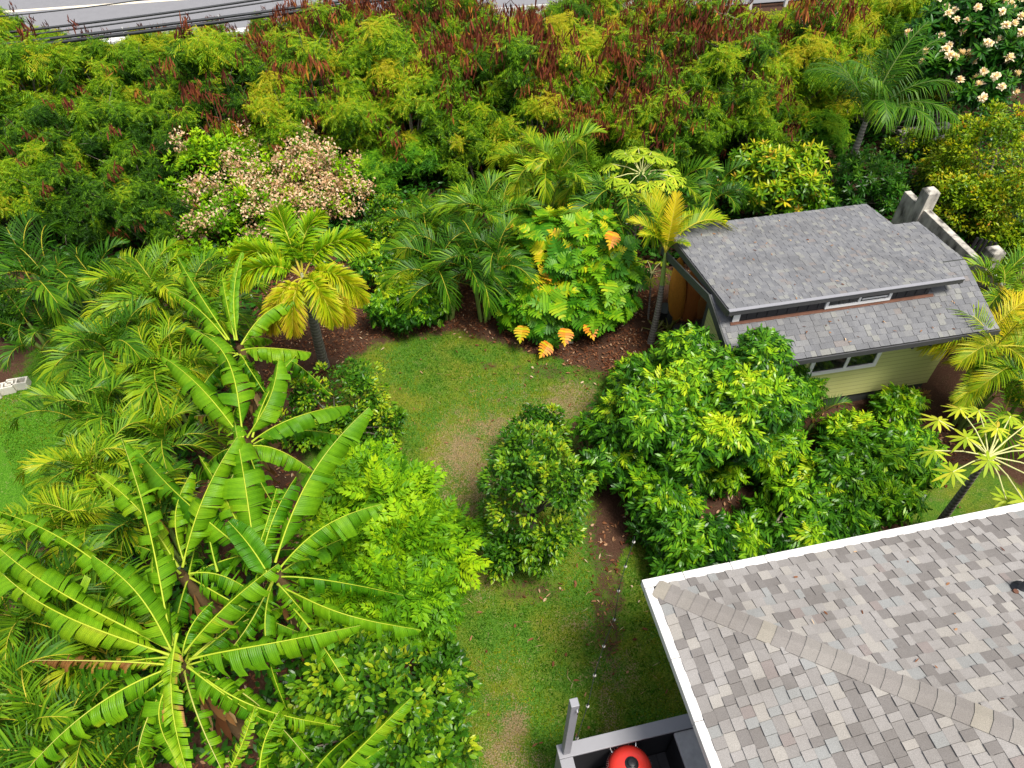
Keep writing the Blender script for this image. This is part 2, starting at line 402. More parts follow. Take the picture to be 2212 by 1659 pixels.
def groundmat():
    n = NT('garden_ground')
    f, g, h = n.noise(45, 5), n.noise(6, 5), n.noise(1.1, 5)
    grass = n.ramp(f, [(.3, (.016, .05, .006)), (.5, (.05, .12, .012)), (.7, (.12, .18, .02))])
    px = n.new('ShaderNodeSeparateXYZ'); n.ln(n.new('ShaderNodeNewGeometry').outputs['Position'], px.inputs[0])
    own = n.math('GREATER_THAN', px.outputs[0], -6.5)          # the neighbour's lawn is watered
    grass = n.mix(n.math('MULTIPLY', own, .75), n.ramp(f, [(.3, (.022, .075, .005)), (.5, (.055, .16, .008)), (.7, (.10, .24, .012))]), grass)
    grass = n.mix(n.math('MULTIPLY', own, n.ramp(h, [(.45, (0, 0, 0)), (.62, (.75, .75, .75))])), grass, n.ramp(f, [(.3, (.06, .08, .008)), (.7, (.20, .21, .02))]))
    dry = n.ramp(f, [(.3, (.06, .05, .018)), (.5, (.16, .12, .055)), (.75, (.34, .26, .15))])
    soil = n.ramp(f, [(.3, (.018, .010, .007)), (.5, (.060, .033, .02)), (.72, (.15, .09, .06))])
    soil = n.mix(g, soil, (.06, .028, .017))
    rag = lambda a, k: n.ramp(n.math('ADD', a, n.math('MULTIPLY', n.math('SUBTRACT', n.math('ADD', n.math('MULTIPLY', f, .6), n.math('MULTIPLY', g, .4)), .5), k)), [(.30, (0, 0, 0)), (.70, (1, 1, 1))])
    c = n.mix(rag(n.math('MULTIPLY', n.attr('along'), .72), 4.2), grass, dry)
    c = n.mix(rag(n.attr('tint'), 3.2), c, soil)
    return n.done(n.bsdf(c, .95, .1, 0, f, .5, .02))
o = link('ground', mb.mesh('ground', [groundmat()], smooth=True)); o['kind'] = 'structure'

# grass blades on the lawn
N = 230000
bx, by = rng.uniform(-11.5, 5.2, N), rng.uniform(2.6, 13.5, N)
s_, d_ = masks(bx, by)
vis = (np.abs(bx) < .78 * by + 3.2) & (rng.random(N) > s_ * 1.05)
vis &= ~((bx > -9) & (bx < -3.6) & (by < 9))
bx, by, d_, s_ = bx[vis], by[vis], d_[vis], s_[vis]
n_ = len(bx)
az = rng.uniform(0, 2 * math.pi, n_); ln_ = rng.uniform(.035, .085, n_) * (1 - .4 * d_); lean = rng.uniform(.3, 1.1, n_)
base = np.stack([bx, by, np.full(n_, -.005) + (fbm(bx * .8, by * .8) - .5) * .05], -1)
side = np.stack([-np.sin(az), np.cos(az), np.zeros(n_)], -1) * rng.uniform(.004, .012, n_)[:, None]
tip = base + np.stack([np.cos(az) * np.sin(lean), np.sin(az) * np.sin(lean), np.cos(lean)], -1) * ln_[:, None]
V = np.stack([base - side, base + side, tip], 1).reshape(-1, 3)
tt = np.clip(.19 + .62 * np.clip(fbm(bx * .7 + 9, by * .7) - .38, 0, 1) * 2.2 + d_ * .55 + (fbm(bx * 5, by * 5, 3) - .5) * .5 + rng.normal(0, .09, n_), 0, 1)
far_left = bx < -6.5
tt[far_left & (d_ < .3)] = np.clip(.22 + .25 * tt[far_left & (d_ < .3)], 0, 1)
mb = MB(); mb.add(V, np.arange(3 * n_).reshape(-1, 3), 0, np.repeat(tt, 3))
o = tag(link('lawn_grass', mb.mesh('lawn_grass', [M['blade']])), 'short green lawn grass with dry straw patches', 'grass'); o['kind'] = 'stuff'

# ------------------------------------------------------------------ road beyond the thicket
rd = Frame((-17.0, 28.2, 0), 11.5)
def strip(name, v0, v1, z0, mat, kind='structure', z1=None, n=40, u0=-60, u1=80):
    mb = MB()
    if z1 is None:
        us = np.linspace(u0, u1, n)
        V = np.concatenate([[rd(a, v0, z0) for a in us], [rd(a, v1, z0) for a in us]])
        k = np.arange(n - 1)
        mb.add(V, np.stack([k, k + 1, k + 1 + n, k + n], -1))
    else:
        rd.box(mb, u0, u1, v0, v1, z0, z1)
    o = link(name, mb.mesh(name, [mat])); o['kind'] = kind
    return o
strip('road', .2, 11, .045, M['asphalt'])
strip('road_marking', 4.3, 4.52, .050, M['lane'])
strip('road_edge_marking', .55, .7, .050, M['kerbw'])
strip('kerb', 0, .2, -.05, M['kerbw'], z1=.16)
strip('pavement', -1.0, 0, .07, M['asphalt'])
t = thing('guard_rail', 'pale grey roadside rail half hidden at the top behind the thicket', 'guard rail', rd(28, -1.4, 0))
for k in range(16):
    mb = MB(); rd.box(mb, 16 + k * 1.6, 16 + k * 1.6 + .12, -1.45, -1.33, 0, .75)
    part('post', mb, [M['kerbw']], t, rd(28, -1.4, 0))
mb = MB(); rd.box(mb, 15.9, 42, -1.5, -1.45, .4, .85)
bevel(part('rail', mb, [M['kerbw']], t, rd(28, -1.4, 0)), .02)

# ------------------------------------------------------------------ power cables
def cable(label, p0, p1, rad, clamps=0, sep=0):
    a, b = at(*p0), at(*p1); d = b - a
    a, b = a - d * .25, b + d * 1.2
    ts = np.linspace(0, 1, 40)
    pts = a + (b - a) * ts[:, None]; pts[:, 2] -= 4 * ts * (1 - ts) * .12
    t = thing('power_cable', label, 'power cable', a, 'cables strung along the road')
    mb = MB(); tube(mb, pts, rad, 6)
    part('cable_strand', mb, [M['cable']], t, a, True)
    if sep:
        mb = MB(); tube(mb, pts + [0, 0, sep], rad * .8, 6); part('cable_strand', mb, [M['cable']], t, a, True)
        for k in range(clamps):
            q = pts[8 + k * 5]
            mb = MB(); tube(mb, [q + [0, 0, -rad * 1.4], q + [.012, 0, sep + rad * 1.4]], .018, 6, cap=True)
            part('clamp', mb, [M['kerbw']], t, a)
cable('thick double black cable with clamps, the lowest of the wires before the road', (90, 92, 2.9), (737, 3, 2.9), .055, 5, .12)
cable('black wire just above the thick double cable', (63, 72, 2.9), (547, 0, 2.9), .024)
cable('medium black cable, second from the top of the wires by the road', (83, 59, 2.9), (493, 0, 2.9), .036)
cable('thin black wire highest of the wires, crossing the road lane', (0, 32, 2.9), (240, 0, 2.9), .018)

# ------------------------------------------------------------------ shingle roofs
def shingles(mb, O, U, S, N, lo, hi, depth, e, tabs, rnd, th=.009, b0=0.):
    """tabs laid in courses: O eave corner, U along the eave, S up the slope, N out of the roof"""
    O, U, S, N = (np.asarray(a, float) for a in (O, U, S, N))
    k = 0; b = b0
    F5 = np.array([[0, 1, 2, 3], [4, 5, 1, 0], [4, 0, 3, 7], [1, 5, 6, 2]])
    while b < depth - .02:
        a0, a1 = lo(b), hi(b)
        a = a0 - rnd.uniform(0, tabs[1])
        b2 = min(b + e * 1.25, depth)
        up = rnd.random() < .5
        while a < a1:
            w = rnd.uniform(*tabs) * (.8 if up else 1.15)
            x0, x1 = max(a, lo(b2)), min(a + w, a1)
            if x1 - x0 > .012:
                h = th * (1.7 if up else .85)
                g = .0018
                P = [O + U * (x0 + g) + S * b + N * h, O + U * (x1 - g) + S * b + N * h, O + U * (x1 - g) + S * b2 + N * (h * .25), O + U * (x0 + g) + S * b2 + N * (h * .25)]
                P += [p - N * h * 1.2 for p in P]
                mb.add(P, F5, 0, rnd.random())
            a += w; up = not up
        b += e; k += 1

# ------------------------------------------------------------------ garden shed
sh = Frame((3.98, 9.0, 0), 11.5)
SB = sh(2.6, 1.4, 0)
t = thing('garden_shed', 'pale yellow garden shed with grey shingle roofs and a raised clerestory', 'shed', SB)
SLF, SLB = .375, .26
ZE, VR = 2.3, 1.4
zr = ZE + SLF * VR
rs = random.Random(5)
def slope(vdir, z):
    s = sh.v * vdir + UP * z; s = s / np.linalg.norm(s); return s, np.cross(sh.u, s) if vdir > 0 else np.cross(s, sh.u)
UP = np.array([0, 0, 1.0])
# lower roof: solid core, then shingles
mb = MB(); UL = 5.22
S, N_ = slope(1, SLF)
hexa(mb, [sh(0, 0, ZE - .14), sh(UL, 0, ZE - .14), sh(UL, VR, zr - .14), sh(0, VR, zr - .14), sh(0, 0, ZE), sh(UL, 0, ZE), sh(UL, VR, zr), sh(0, VR, zr)], 1)
shingles(mb, sh(-.03, -.04, ZE + .004 - .04 * SLF), sh.u, S, N_, lambda b: 0, lambda b: UL + .06, VR * math.hypot(1, SLF) + .03, .118, (.09, .17), rs)
UB = 4.67                                             # the part beside the upper roof runs back almost level
hexa(mb, [sh(UB, VR + .002, zr - .14), sh(UL, VR + .002, zr - .14), sh(UL, 2.86, zr - .26), sh(UB, 2.86, zr - .26), sh(UB, VR + .002, zr), sh(UL, VR + .002, zr), sh(UL, 2.86, zr - .125), sh(UB, 2.86, zr - .125)], 1)
S2 = unit(-sh.v * 1.46 + UP * .125); N2 = np.cross(S2, -sh.u); N2 = N2 if N2[2] > 0 else -N2
shingles(mb, sh(UB - .02, 2.88, zr - .122), sh.u, S2, N2, lambda b: 0, lambda b: UL - UB + .04, 1.47, .125, (.09, .17), rs)
hexa(mb, [sh(1.3, VR + .002, zr - .14), sh(UB - .03, VR + .002, zr - .14), sh(UB - .03, 3.5, zr - .74), sh(1.3, 3.5, zr - .74), sh(1.3, VR + .002, zr - .01), sh(UB - .03, VR + .002, zr - .01), sh(UB - .03, 3.5, zr - .6), sh(1.3, 3.5, zr - .6)], 1)
part('lower_roof', mb, [M['shedsh'], M['darkgal']], t, SB)
mb = MB(); sh.box(mb, -.035, UL + .05, -.075, -.045, ZE - .135, ZE - .02)
bevel(part('eave_fascia', mb, [M['fascia']], t, SB), .004)
mb = MB(); hexa(mb, [sh(-.06, -.07, ZE - .20), sh(-.03, -.07, ZE - .20), sh(-.03, VR, zr - .18), sh(-.06, VR, zr - .18), sh(-.06, -.07, ZE - .02), sh(-.03, -.07, ZE - .02), sh(-.03, VR, zr), sh(-.06, VR, zr)])
hexa(mb, [sh(-.06, VR + .003, zr - .18), sh(-.03, VR + .003, zr - .18), sh(-.03, 3.7, zr - .75), sh(-.06, 3.7, zr - .75), sh(-.06, VR + .003, zr), sh(-.03, VR + .003, zr), sh(-.03, 3.7, zr - .59), sh(-.06, 3.7, zr - .59)])
part('barge_board', mb, [M['darkgal']], t, SB)
# upper roof
F0, B0, ZF, ZB = .72, 3.82, 3.0, 2.60
U0, U1 = .05, 4.62
mb = MB()
hexa(mb, [sh(U0, F0, ZF - .08), sh(U1, F0, ZF - .08), sh(U1, B0, ZB - .08), sh(U0, B0, ZB - .08), sh(U0, F0, ZF), sh(U1, F0, ZF), sh(U1, B0, ZB), sh(U0, B0, ZB)], 1)
S3 = unit(-sh.v * (B0 - F0) + UP * (ZF - ZB)); N3 = np.cross(S3, -sh.u); N3 = N3 if N3[2] > 0 else -N3
shingles(mb, sh(U0 - .02, B0 + .02, ZB + .003), sh.u, S3, N3, lambda b: 0, lambda b: U1 - U0 + .04, math.hypot(B0 - F0, ZF - ZB) + .03, .105, (.07, .14), rs, th=.007)
part('upper_roof', mb, [M['shedsh'], M['darkgal']], t, SB)
mb = MB(); sh.box(mb, U0 - .04, U1 + .04, F0 - .045, F0 - .012, ZF - .095, ZF - .005); part('upper_fascia', mb, [M['fascia']], t, SB)
mb = MB(); sh.box(mb, U0 - .045, U1 + .045, F0 - .055, F0 + .015, ZF + .004, ZF + .016); part('drip_edge', mb, [M['rail']], t, SB)
for us in ((U0 - .045, U0 - .012), (U1 + .012, U1 + .045)):
    mb = MB(); hexa(mb, [sh(us[0], F0 - .01, ZF - .15), sh(us[1], F0 - .01, ZF - .15), sh(us[1], B0, ZB - .15), sh(us[0], B0, ZB - .15), sh(us[0], F0 - .01, ZF - .008), sh(us[1], F0 - .01, ZF - .008), sh(us[1], B0, ZB - .008), sh(us[0], B0, ZB - .008)])
    part('rake_fascia', mb, [M['fascia']], t, SB)
# clerestory wall with its window
V1 = .80; z1 = ZE + SLF * V1
mb = MB(); sh.box(mb, .22, 4.15, V1, V1 + .10, z1 - .05, ZF - .085)
for k in range(20): sh.box(mb, .26 + k * .2, .285 + k * .2, V1 - .012, V1 - .001, z1 + .06, ZF - .09)
part('clerestory_wall', mb, [M['charcoal']], t, SB)
mb = MB()
for ua in (.22, 4.05): hexa(mb, [sh(ua, V1 + .101, z1 + .02), sh(ua + .1, V1 + .101, z1 + .02), sh(ua + .1, VR, zr - .02), sh(ua, VR, zr - .02), sh(ua, V1 + .101, ZF - .095), sh(ua + .1, V1 + .101, ZF - .095), sh(ua + .1, VR, ZF - .175), sh(ua, VR, ZF - .175)])
part('clerestory_side', mb, [M['siding']], t, SB)
mb = MB(); sh.box(mb, .19, .32, V1 - .016, V1 - .003, z1, ZF - .09); part('corner_trim', mb, [M['white']], t, SB)
mb = MB(); S_, N_ = slope(1, SLF)
hexa(mb, [sh(.15, V1 - .06, z1 - .06 * SLF + .016), sh(4.25, V1 - .06, z1 - .06 * SLF + .016), sh(4.25, V1 - .014, z1 + .016), sh(.15, V1 - .014, z1 + .016), sh(.15, V1 - .06, z1 - .06 * SLF + .026), sh(4.25, V1 - .06, z1 - .06 * SLF + .026), sh(4.25, V1 - .014, z1 + .035), sh(.15, V1 - .014, z1 + .035)])
part('flashing', mb, [M['copper']], t, SB)
def window(u0, u1, w0, w1, v, mull, fw=.07):
    wbm = MB()
    d0, d1 = v - .035, v - .002
    sh.box(wbm, u0, u1, d0, d1, w0, w0 + fw); sh.box(wbm, u0, u1, d0, d1, w1 - fw, w1)
    sh.box(wbm, u0, u0 + fw, d0 + .002, d1, w0 + fw, w1 - fw); sh.box(wbm, u1 - fw, u1, d0 + .002, d1, w0 + fw, w1 - fw)
    sh.box(wbm, mull - fw * .4, mull + fw * .4, d0 + .006, d1, w0 + fw, w1 - fw)
    w = part('window', wbm, [M['white']], t, SB)
    for a, b in ((u0 + fw, mull - fw * .4), (mull + fw * .4, u1 - fw)):
        g = MB(); sh.box(g, a, b, v - .012, v - .004, w0 + fw, w1 - fw)
        link('pane', g.mesh('pane', [M['glass']], SB), w)
    g = MB(); sh.box(g, mull + .06, u1 - fw - .02, v - .020, v - .0125, w1 - fw - .12, w1 - fw - .09); link('sash_rail', g.mesh('sash_rail', [M['white']], SB), w)
window(2.0, 3.33, z1 + .045, z1 + .31, V1, 2.68, .055)
# body walls
VW = .50
mb = MB(); sh.box(mb, .5, 5.02, VW, VW + .12, .30, ZE - .05); part('front_wall', mb, [M['siding']], t, SB)
mb = MB()
hexa(mb, [sh(.5, VW + .121, .3), sh(.62, VW + .121, .3), sh(.62, 2.2, .3), sh(.5, 2.2, .3), sh(.5, VW + .121, ZE + .02), sh(.62, VW + .121, ZE + .02), sh(.62, 2.2, ZE + .1), sh(.5, 2.2, ZE + .1)]); part('side_wall', mb, [M['siding']], t, SB)
mb = MB(); sh.box(mb, .5, 5.02, 2.201, 2.32, .3, 2.45); part('rear_wall', mb, [M['darkgal']], t, SB)
mb = MB(); sh.box(mb, 4.9, 5.02, VW + .121, 2.2, .3, ZE); part('side_wall', mb, [M['siding']], t, SB)
mb = MB(); sh.box(mb, .54, 4.98, VW + .04, 2.28, -.05, .30); part('foundation', mb, [M['darkgal']], t, SB)
mb = MB(); sh.box(mb, .46, 5.06, VW - .03, VW - .001, ZE - .13, ZE - .055); part('wall_trim', mb, [M['white']], t, SB)
for k in range(4):
    mb = MB(); uu = 3.55 + k * .38; sh.box(mb, uu, uu + .035, -.02, VW - .032, ZE - .24, ZE - .17); part('rafter_tail', mb, [M['darkgal']], t, SB)
window(1.96, 3.46, 1.14, 2.12, VW, 2.76, .085)
for vv in (3.55,):
    mb = MB(); sh.box(mb, .36, .46, vv, vv + .1, 0, 2.42); part('porch_post', mb, [M['darkgal']], t, SB)

# surfboards leaning in the open corner, bins in front of them
def board(label, b, tp, wd, mat, fin=False):
    b, tp = np.asarray(b, float), np.asarray(tp, float); L = np.linalg.norm(tp - b); X_ = (tp - b) / L
    Y_ = unit(np.cross(X_, -sight(1490, 640))); Z_ = np.cross(X_, Y_)
    t = thing('surfboard', label, 'surfboard', b, 'surfboards by the shed')
    s = np.linspace(0, 1, 26); hw = wd / 2 * np.clip(np.sin(math.pi * np.clip(s, .0, 1) ** .85), 0, 1) ** .48; hw[0], hw[-1] = .015, .008
    m = MB(); P = []
    for k, x in enumerate(s):
        c = b + X_ * L * x + Z_ * (.10 * (x - .5) ** 2 * 4 * .35)
        th = .045 * min(1, hw[k] / (wd * .25))
        ring = [(-1, 0), (-.85, .6), (-.4, .95), (0, 1), (.4, .95), (.85, .6), (1, 0), (.85, -.6), (.4, -.95), (0, -1), (-.4, -.95), (-.85, -.6)]
        P += [c + Y_ * hw[k] * p + Z_ * th * q for p, q in ring]
    i, j = np.meshgrid(np.arange(25), np.arange(12), indexing='ij')
    m.add(P, np.stack([i * 12 + j, i * 12 + (j + 1) % 12, (i + 1) * 12 + (j + 1) % 12, (i + 1) * 12 + j], -1).reshape(-1, 4))
    part('board_body', m, [M[mat]], t, b, True)
    m = MB()
    for dy in (0.0,): tube(m, [b + X_ * L * x + Z_ * (.05 + .14 * (x - .5) ** 2) + Y_ * dy for x in np.linspace(.08, .9, 9)], .006, 4)
    part('stringer', m, [M['darkbark']], t, b)
    if fin:
        m = MB()
        for x0, w_ in ((.80, .07), (.86, .045)): tube(m, [b + X_ * L * x0 + Z_ * .075 - Y_ * w_, b + X_ * L * (x0 + .012) + Z_ * .08, b + X_ * L * x0 + Z_ * .075 + Y_ * w_], .012, 5)
        part('decal', m, [M['black']], t, b)
board('tall bright orange surfboard, leftmost, leaning at the shed corner', sh(.60, 3.60, .02), sh(.06, 3.02, 2.42), .40, 'board0', True)
board('brown surfboard leaning just right of the orange one under the roof edge', at(1487, 700, .05), at(1502, 583, 2.05), .50, 'board1')
board('dark brown surfboard half hidden by the shed roof edge', at(1520, 705, .05), at(1545, 605, 1.9), .48, 'board2')
for lb, px, py, hh in (('black lidded bin beneath the orange surfboard', 1483, 712, .75), ('black lidded bin against the yellow shed wall', 1525, 706, .8)):
    c = at(px, py, hh); f = np.array([c[0], c[1], 0])
    t = thing('black_bin', lb, 'bin', f, 'bins beside the shed')
    m = MB(); tube(m, [f + UP * z for z in (0, .02, hh - .1)], [.20, .22, .27], 20, cap=True); part('bin_body', m, [M['blackplastic']], t, f, True)
    m = MB(); tube(m, [f + UP * z for z in (hh - .10, hh - .04, hh, hh + .03, hh + .035)], [.30, .30, .27, .12, .01], 20); part('lid', m, [M['blackplastic']], t, f, True)
c = at(1438, 665, .35); f = np.array([c[0], c[1], 0])
t = thing('black_crate', 'low black tub with a pale pipe on the soil left of the orange surfboard', 'tub', f)
m = MB(); tube(m, [f + UP * z for z in (0, .02, .34)], [.16, .17, .2], 16, cap=True); part('tub_body', m, [M['blackplastic']], t, f, True)
m = MB(); tube(m, [f + [.06, -.1, .1], f + [.07, -.08, .6]], .018, 8, cap=True); part('pipe', m, [M['kerbw']], t, f, True)

# ------------------------------------------------------------------ concrete boundary wall
cw = Frame((9.88, 16.04, 0), 101.3)      # runs back to front along -u
t = thing('concrete_wall', 'stained grey concrete wall with square posts behind the shed', 'wall', cw(0, 0, 0))
mb = MB(); cw.box(mb, -7.5, -.15, -.09, .09, -.1, 1.55); o = part('wall_panel', mb, [M['concrete']], t, cw(0, 0, 0)); bevel(o, .012)
for uu in (-.85, -3.25, -5.65):
    mb = MB(); cw.box(mb, uu - .15, uu + .15, -.16, .15, -.1, 1.98)
    hexa(mb, [cw(uu - .15, -.16, 1.98), cw(uu + .15, -.16, 1.98), cw(uu + .15, .15, 1.98), cw(uu - .15, .15, 1.98), cw(uu - .09, -.1, 2.04), cw(uu + .09, -.1, 2.04), cw(uu + .09, .09, 2.04), cw(uu - .09, .09, 2.04)])
    bevel(part('wall_post', mb, [M['concrete']], t, cw(0, 0, 0)), .012)
bw = Frame(at(1945, 285, .72) * [1, 1, 0], 17)
t = thing('concrete_wall', 'short far piece of concrete wall showing among dark bushes', 'wall', bw(0, 0, 0))
mb = MB(); bw.box(mb, 0, 1.75, -.09, .09, -.1, .64); bevel(part('wall_panel', mb, [M['concrete']], t, bw(0, 0, 0)), .012)
mb = MB(); bw.box(mb, -.02, 1.77, -.12, .12, 0.644, .74); bevel(part('coping', mb, [M['concrete']], t, bw(0, 0, 0)), .012)
f = np.array(at(2088, 552, .5)) * [1, 1, 0]
t = thing('black_board', 'black ribbed board leaning on the concrete wall by the shed roof', 'board', f)
mb = MB()
for k in range(5): tube(mb, [f + [k * .09, -.05 * k, .02], f + [k * .09 + .12, -.05 * k + .12, .95]], .04, 5, cap=True)
part('ribbed_sheet', mb, [M['blackplastic']], t, f)

# ------------------------------------------------------------------ main house: hip roof corner
ho = Frame((1.74, 4.24, 0), 12.2)
HB = ho(4, -4, 0)
t = thing('house', 'house with a grey-brown shingled hip roof and white gutters at the lower right', 'house', HB)
ZH, SH, DP = 3.30, .36, 5.0
rs = random.Random(9); q_ = math.hypot(1, SH)
mb = MB()
P = [ho(0, 0, ZH), ho(12, 0, ZH), ho(12, -DP, ZH + SH * DP), ho(DP, -DP, ZH + SH * DP), ho(0, -2 * DP, ZH)]
mb.add(P, np.array([[0, 3, 2, 1]]), 1); mb.add([P[0], P[4], P[3]], np.array([[0, 1, 2]]), 1)
St = unit(-ho.v + UP * SH); Nt = unit(ho.v * SH + UP)
shingles(mb, ho(0, 0, ZH + .004), ho.u, St, Nt, lambda b: b / q_, lambda b: 9.5, DP * q_, .133, (.10, .175), rs, th=.014)
Sl = unit(ho.u + UP * SH); Nl = unit(-ho.u * SH + UP)
shingles(mb, ho(0, 0, ZH + .004), -ho.v, Sl, Nl, lambda b: b / q_, lambda b: 6.0, DP * q_, .133, (.10, .175), rs, th=.014)
part('roof', mb, [M['shingle'], M['charcoal']], t, HB)
mb = MB(); hd_ = unit(ho.u - ho.v + UP * SH); step = .16
wT = unit(np.cross(Nt, hd_)); wT = wT if wT @ ho.v > 0 else -wT
wL = unit(np.cross(Nl, hd_)); wL = wL if wL @ ho.u < 0 else -wL
for k in range(int(DP * 1.45 / step)):
    c0, c1 = ho(.02, -.02, ZH) + hd_ * (k * step), ho(.02, -.02, ZH) + hd_ * (k * step + step * 1.3)
    V = [c0 + wT * .125 + Nt * .036, c0 + UP * .046, c0 + wL * .125 + Nl * .036, c1 + wT * .125 + Nt * .026, c1 + UP * .035, c1 + wL * .125 + Nl * .026]
    V += [V[0] - Nt * .05, V[1] - UP * .05, V[2] - Nl * .05, V[3] - Nt * .05, V[5] - Nl * .05]
    mb.add(V, np.array([[0, 1, 4, 3], [1, 2, 5, 4], [6, 7, 1, 0], [7, 8, 2, 1], [2, 8, 10, 5], [6, 0, 3, 9]]), 0, rs.random())
part('hip_cap', mb, [M['capsh']], t, HB)
# white gutter covers round the eaves in sections
def gsec(a0, a1, along):
    m = MB()
    if along == 'u': ho.box(m, a0, a1 - .006, 0.002, .115, ZH - .11, ZH + .012)
    else: ho.box(m, -.115, -.002, -a1 + .006, -a0, ZH - .11, ZH + .012)
    bevel(part('gutter_section', m, [M['gutter']], t, HB), .008)
for a, b in ((-.115, .42), (.42, 1.05), (1.05, 1.52), (1.52, 4.2), (4.2, 9.6)): gsec(a, b, 'u')
for a, b in ((.006, .9), (.9, 1.6), (1.6, 2.6), (2.6, 6.0)): gsec(a, b, 'v')
mb = MB(); ho.box(mb, 1.3, 10, -8.5, -.6, 0, ZH - .12); part('wall', mb, [M['rail']], t, HB)
mb = MB(); hexa(mb, [ho(.02, -.02, ZH - .118), ho(9.5, -.02, ZH - .118), ho(9.5, -8, ZH - .118), ho(.02, -8, ZH - .118), ho(.02, -.02, ZH - .10), ho(9.5, -.02, ZH - .10), ho(9.5, -8, ZH - .10), ho(.02, -8, ZH - .10)]); part('soffit', mb, [M['white']], t, HB)
vp = at(2206, 1274, ZH + .9)
for _ in range(8):
    r_ = vp - ho.o; b_ = -(r_ @ ho.v); vp = at(2206, 1274, ZH + SH * b_)
mb = MB(); tube(mb, [vp - UP * .05, vp + UP * .02, vp + UP * .025, vp + UP * .22, vp + UP * .24], [.12, .11, .05, .045, .0], 14); part('vent_pipe', mb, [M['blackplastic']], t, HB, True)
mb = MB(); m_ = np.array([vp + St * .02 + Nt * .012 + ho.u * (-.10)]); tube(mb, [m_[0] - UP * .005, m_[0] + UP * .02], [.035, .03], 10, cap=True); part('pipe_boot', mb, [M['copper']], t, HB)

# ------------------------------------------------------------------ deck with parapet, counter, grill
dk = Frame((.60, 2.95, 0), 12.5)
DB = dk(1, -1, 0)
ZR, ZD = 1.5, .55
t = thing('deck', 'dark boarded deck with a grey parapet rail and tall corner post', 'deck', DB)
for k in range(26):
    m = MB(); dk.box(m, .14 + k * .142, .275 + k * .142, -3.2, -.14, ZD - .03, ZD); part('deck_board', m, [M['deck']], t, DB)
m = MB(); dk.box(m, .02, 5, -.125, -.025, .02, ZR - .04); dk.box(m, .02, .12, -3.2, -.126, .02, ZR - .04); part('parapet', m, [M['black']], t, DB)
m = MB(); dk.box(m, -.012, 5, -.024, .0, .02, ZR - .05); dk.box(m, -.012, .019, -3.2, -.026, .02, ZR - .05); part('outer_cladding', m, [M['rail']], t, DB)
m = MB(); dk.box(m, -.03, 5, -.16, .015, ZR - .04, ZR); bevel(part('rail_cap', m, [M['rail']], t, DB), .006)
m = MB(); dk.box(m, -.03, .145, -3.2, -.163, ZR - .04, ZR - .002); bevel(part('rail_cap', m, [M['rail']], t, DB), .006)
m = MB(); dk.box(m, .03, .125, -.125, -.03, ZR + .002, 3.22); bevel(part('post', m, [M['rail']], t, DB), .006)
m = MB(); tube(m, [dk(.10, -.128, 3.05), dk(.10, -.16, 3.06), dk(.10, -.16, 3.14), dk(.10, -.13, 3.15)], .008, 5); part('post_hook', m, [M['chrome']], t, DB)
m = MB(); dk.box(m, 1.55, 1.6, -1.6, -.165, ZD, ZR - .1); dk.box(m, 1.6, 3.2, -.22, -.165, ZD, ZR - .1)
CB = dk(2.0, -.8, ZD)
t2 = thing('counter', 'grey concrete-topped outdoor counter between deck rail and house eave', 'counter', CB)
part('cabinet', m, [M['black']], t2, CB)
m = MB(); dk.box(m, 1.52, 3.2, -3.0, -.168, ZR - .098, ZR - .03); bevel(part('counter_top', m, [M['counter']], t2, CB), .006)

g = at(1365, 1649, 1.5); g[2] = ZD; gb = g.copy()
t = thing('kettle_grill', 'red kettle charcoal grill on the dark deck', 'grill', gb)
ang = np.linspace(0, math.pi / 2, 12)
m = MB(); zc = gb + UP * .70
tube(m, [zc + UP * (.24 * math.sin(a)) for a in ang], [max(.285 * math.cos(a), .004) for a in ang], 48); tube(m, [zc - UP * .02, zc + UP * .001], [.292, .292], 48)
lid = part('lid', m, [M['red']], t, gb, True)
m = MB(); tube(m, [zc + UP * .236, zc + UP * .246, zc + UP * .25], [.088, .082, .02], 24); v_ = link('vent_disc', m.mesh('vent_disc', [M['blackplastic']], gb, True), lid)
m = MB(); tube(m, [zc + UP * z for z in (.246, .262, .285, .290, .291)], [.05, .04, .058, .045, .003], 20); link('handle', m.mesh('handle', [M['blackplastic']], gb, True), lid)
m = MB(); tube(m, [zc - UP * (.02 + .24 * math.sin(a)) for a in ang], [max(.283 * math.cos(a), .01) for a in ang], 40); part('bowl', m, [M['red']], t, gb, True)
for a in (.6, 2.7, 4.7):
    e = np.array([math.cos(a), math.sin(a), 0]); m = MB(); tube(m, [zc + e * .2 - UP * .16, gb + e * .30 + UP * .005], .013, 8, cap=True); part('leg', m, [M['chrome']], t, gb, True)
for a in (2.2, 1.35):
    e = np.array([math.cos(a), math.sin(a), 0]); s_ = np.array([-e[1], e[0], 0]); m = MB()
    tube(m, [zc + e * .27 - s_ * .05, zc + e * .37 - s_ * .045 + UP * .02, zc + e * .37 + s_ * .045 + UP * .02, zc + e * .27 + s_ * .05], .016, 8); part('bowl_handle', m, [M['chrome']], t, gb, True)
m = MB()
for k in range(34):
    a = .2 + k * .09; e = np.array([math.cos(a), math.sin(a), 0]); tube(m, [zc + e * .288 - UP * .012, zc + e * .304 - UP * .004], .006, 5, cap=True)
part('rim_trim', m, [M['chrome']], t, gb)

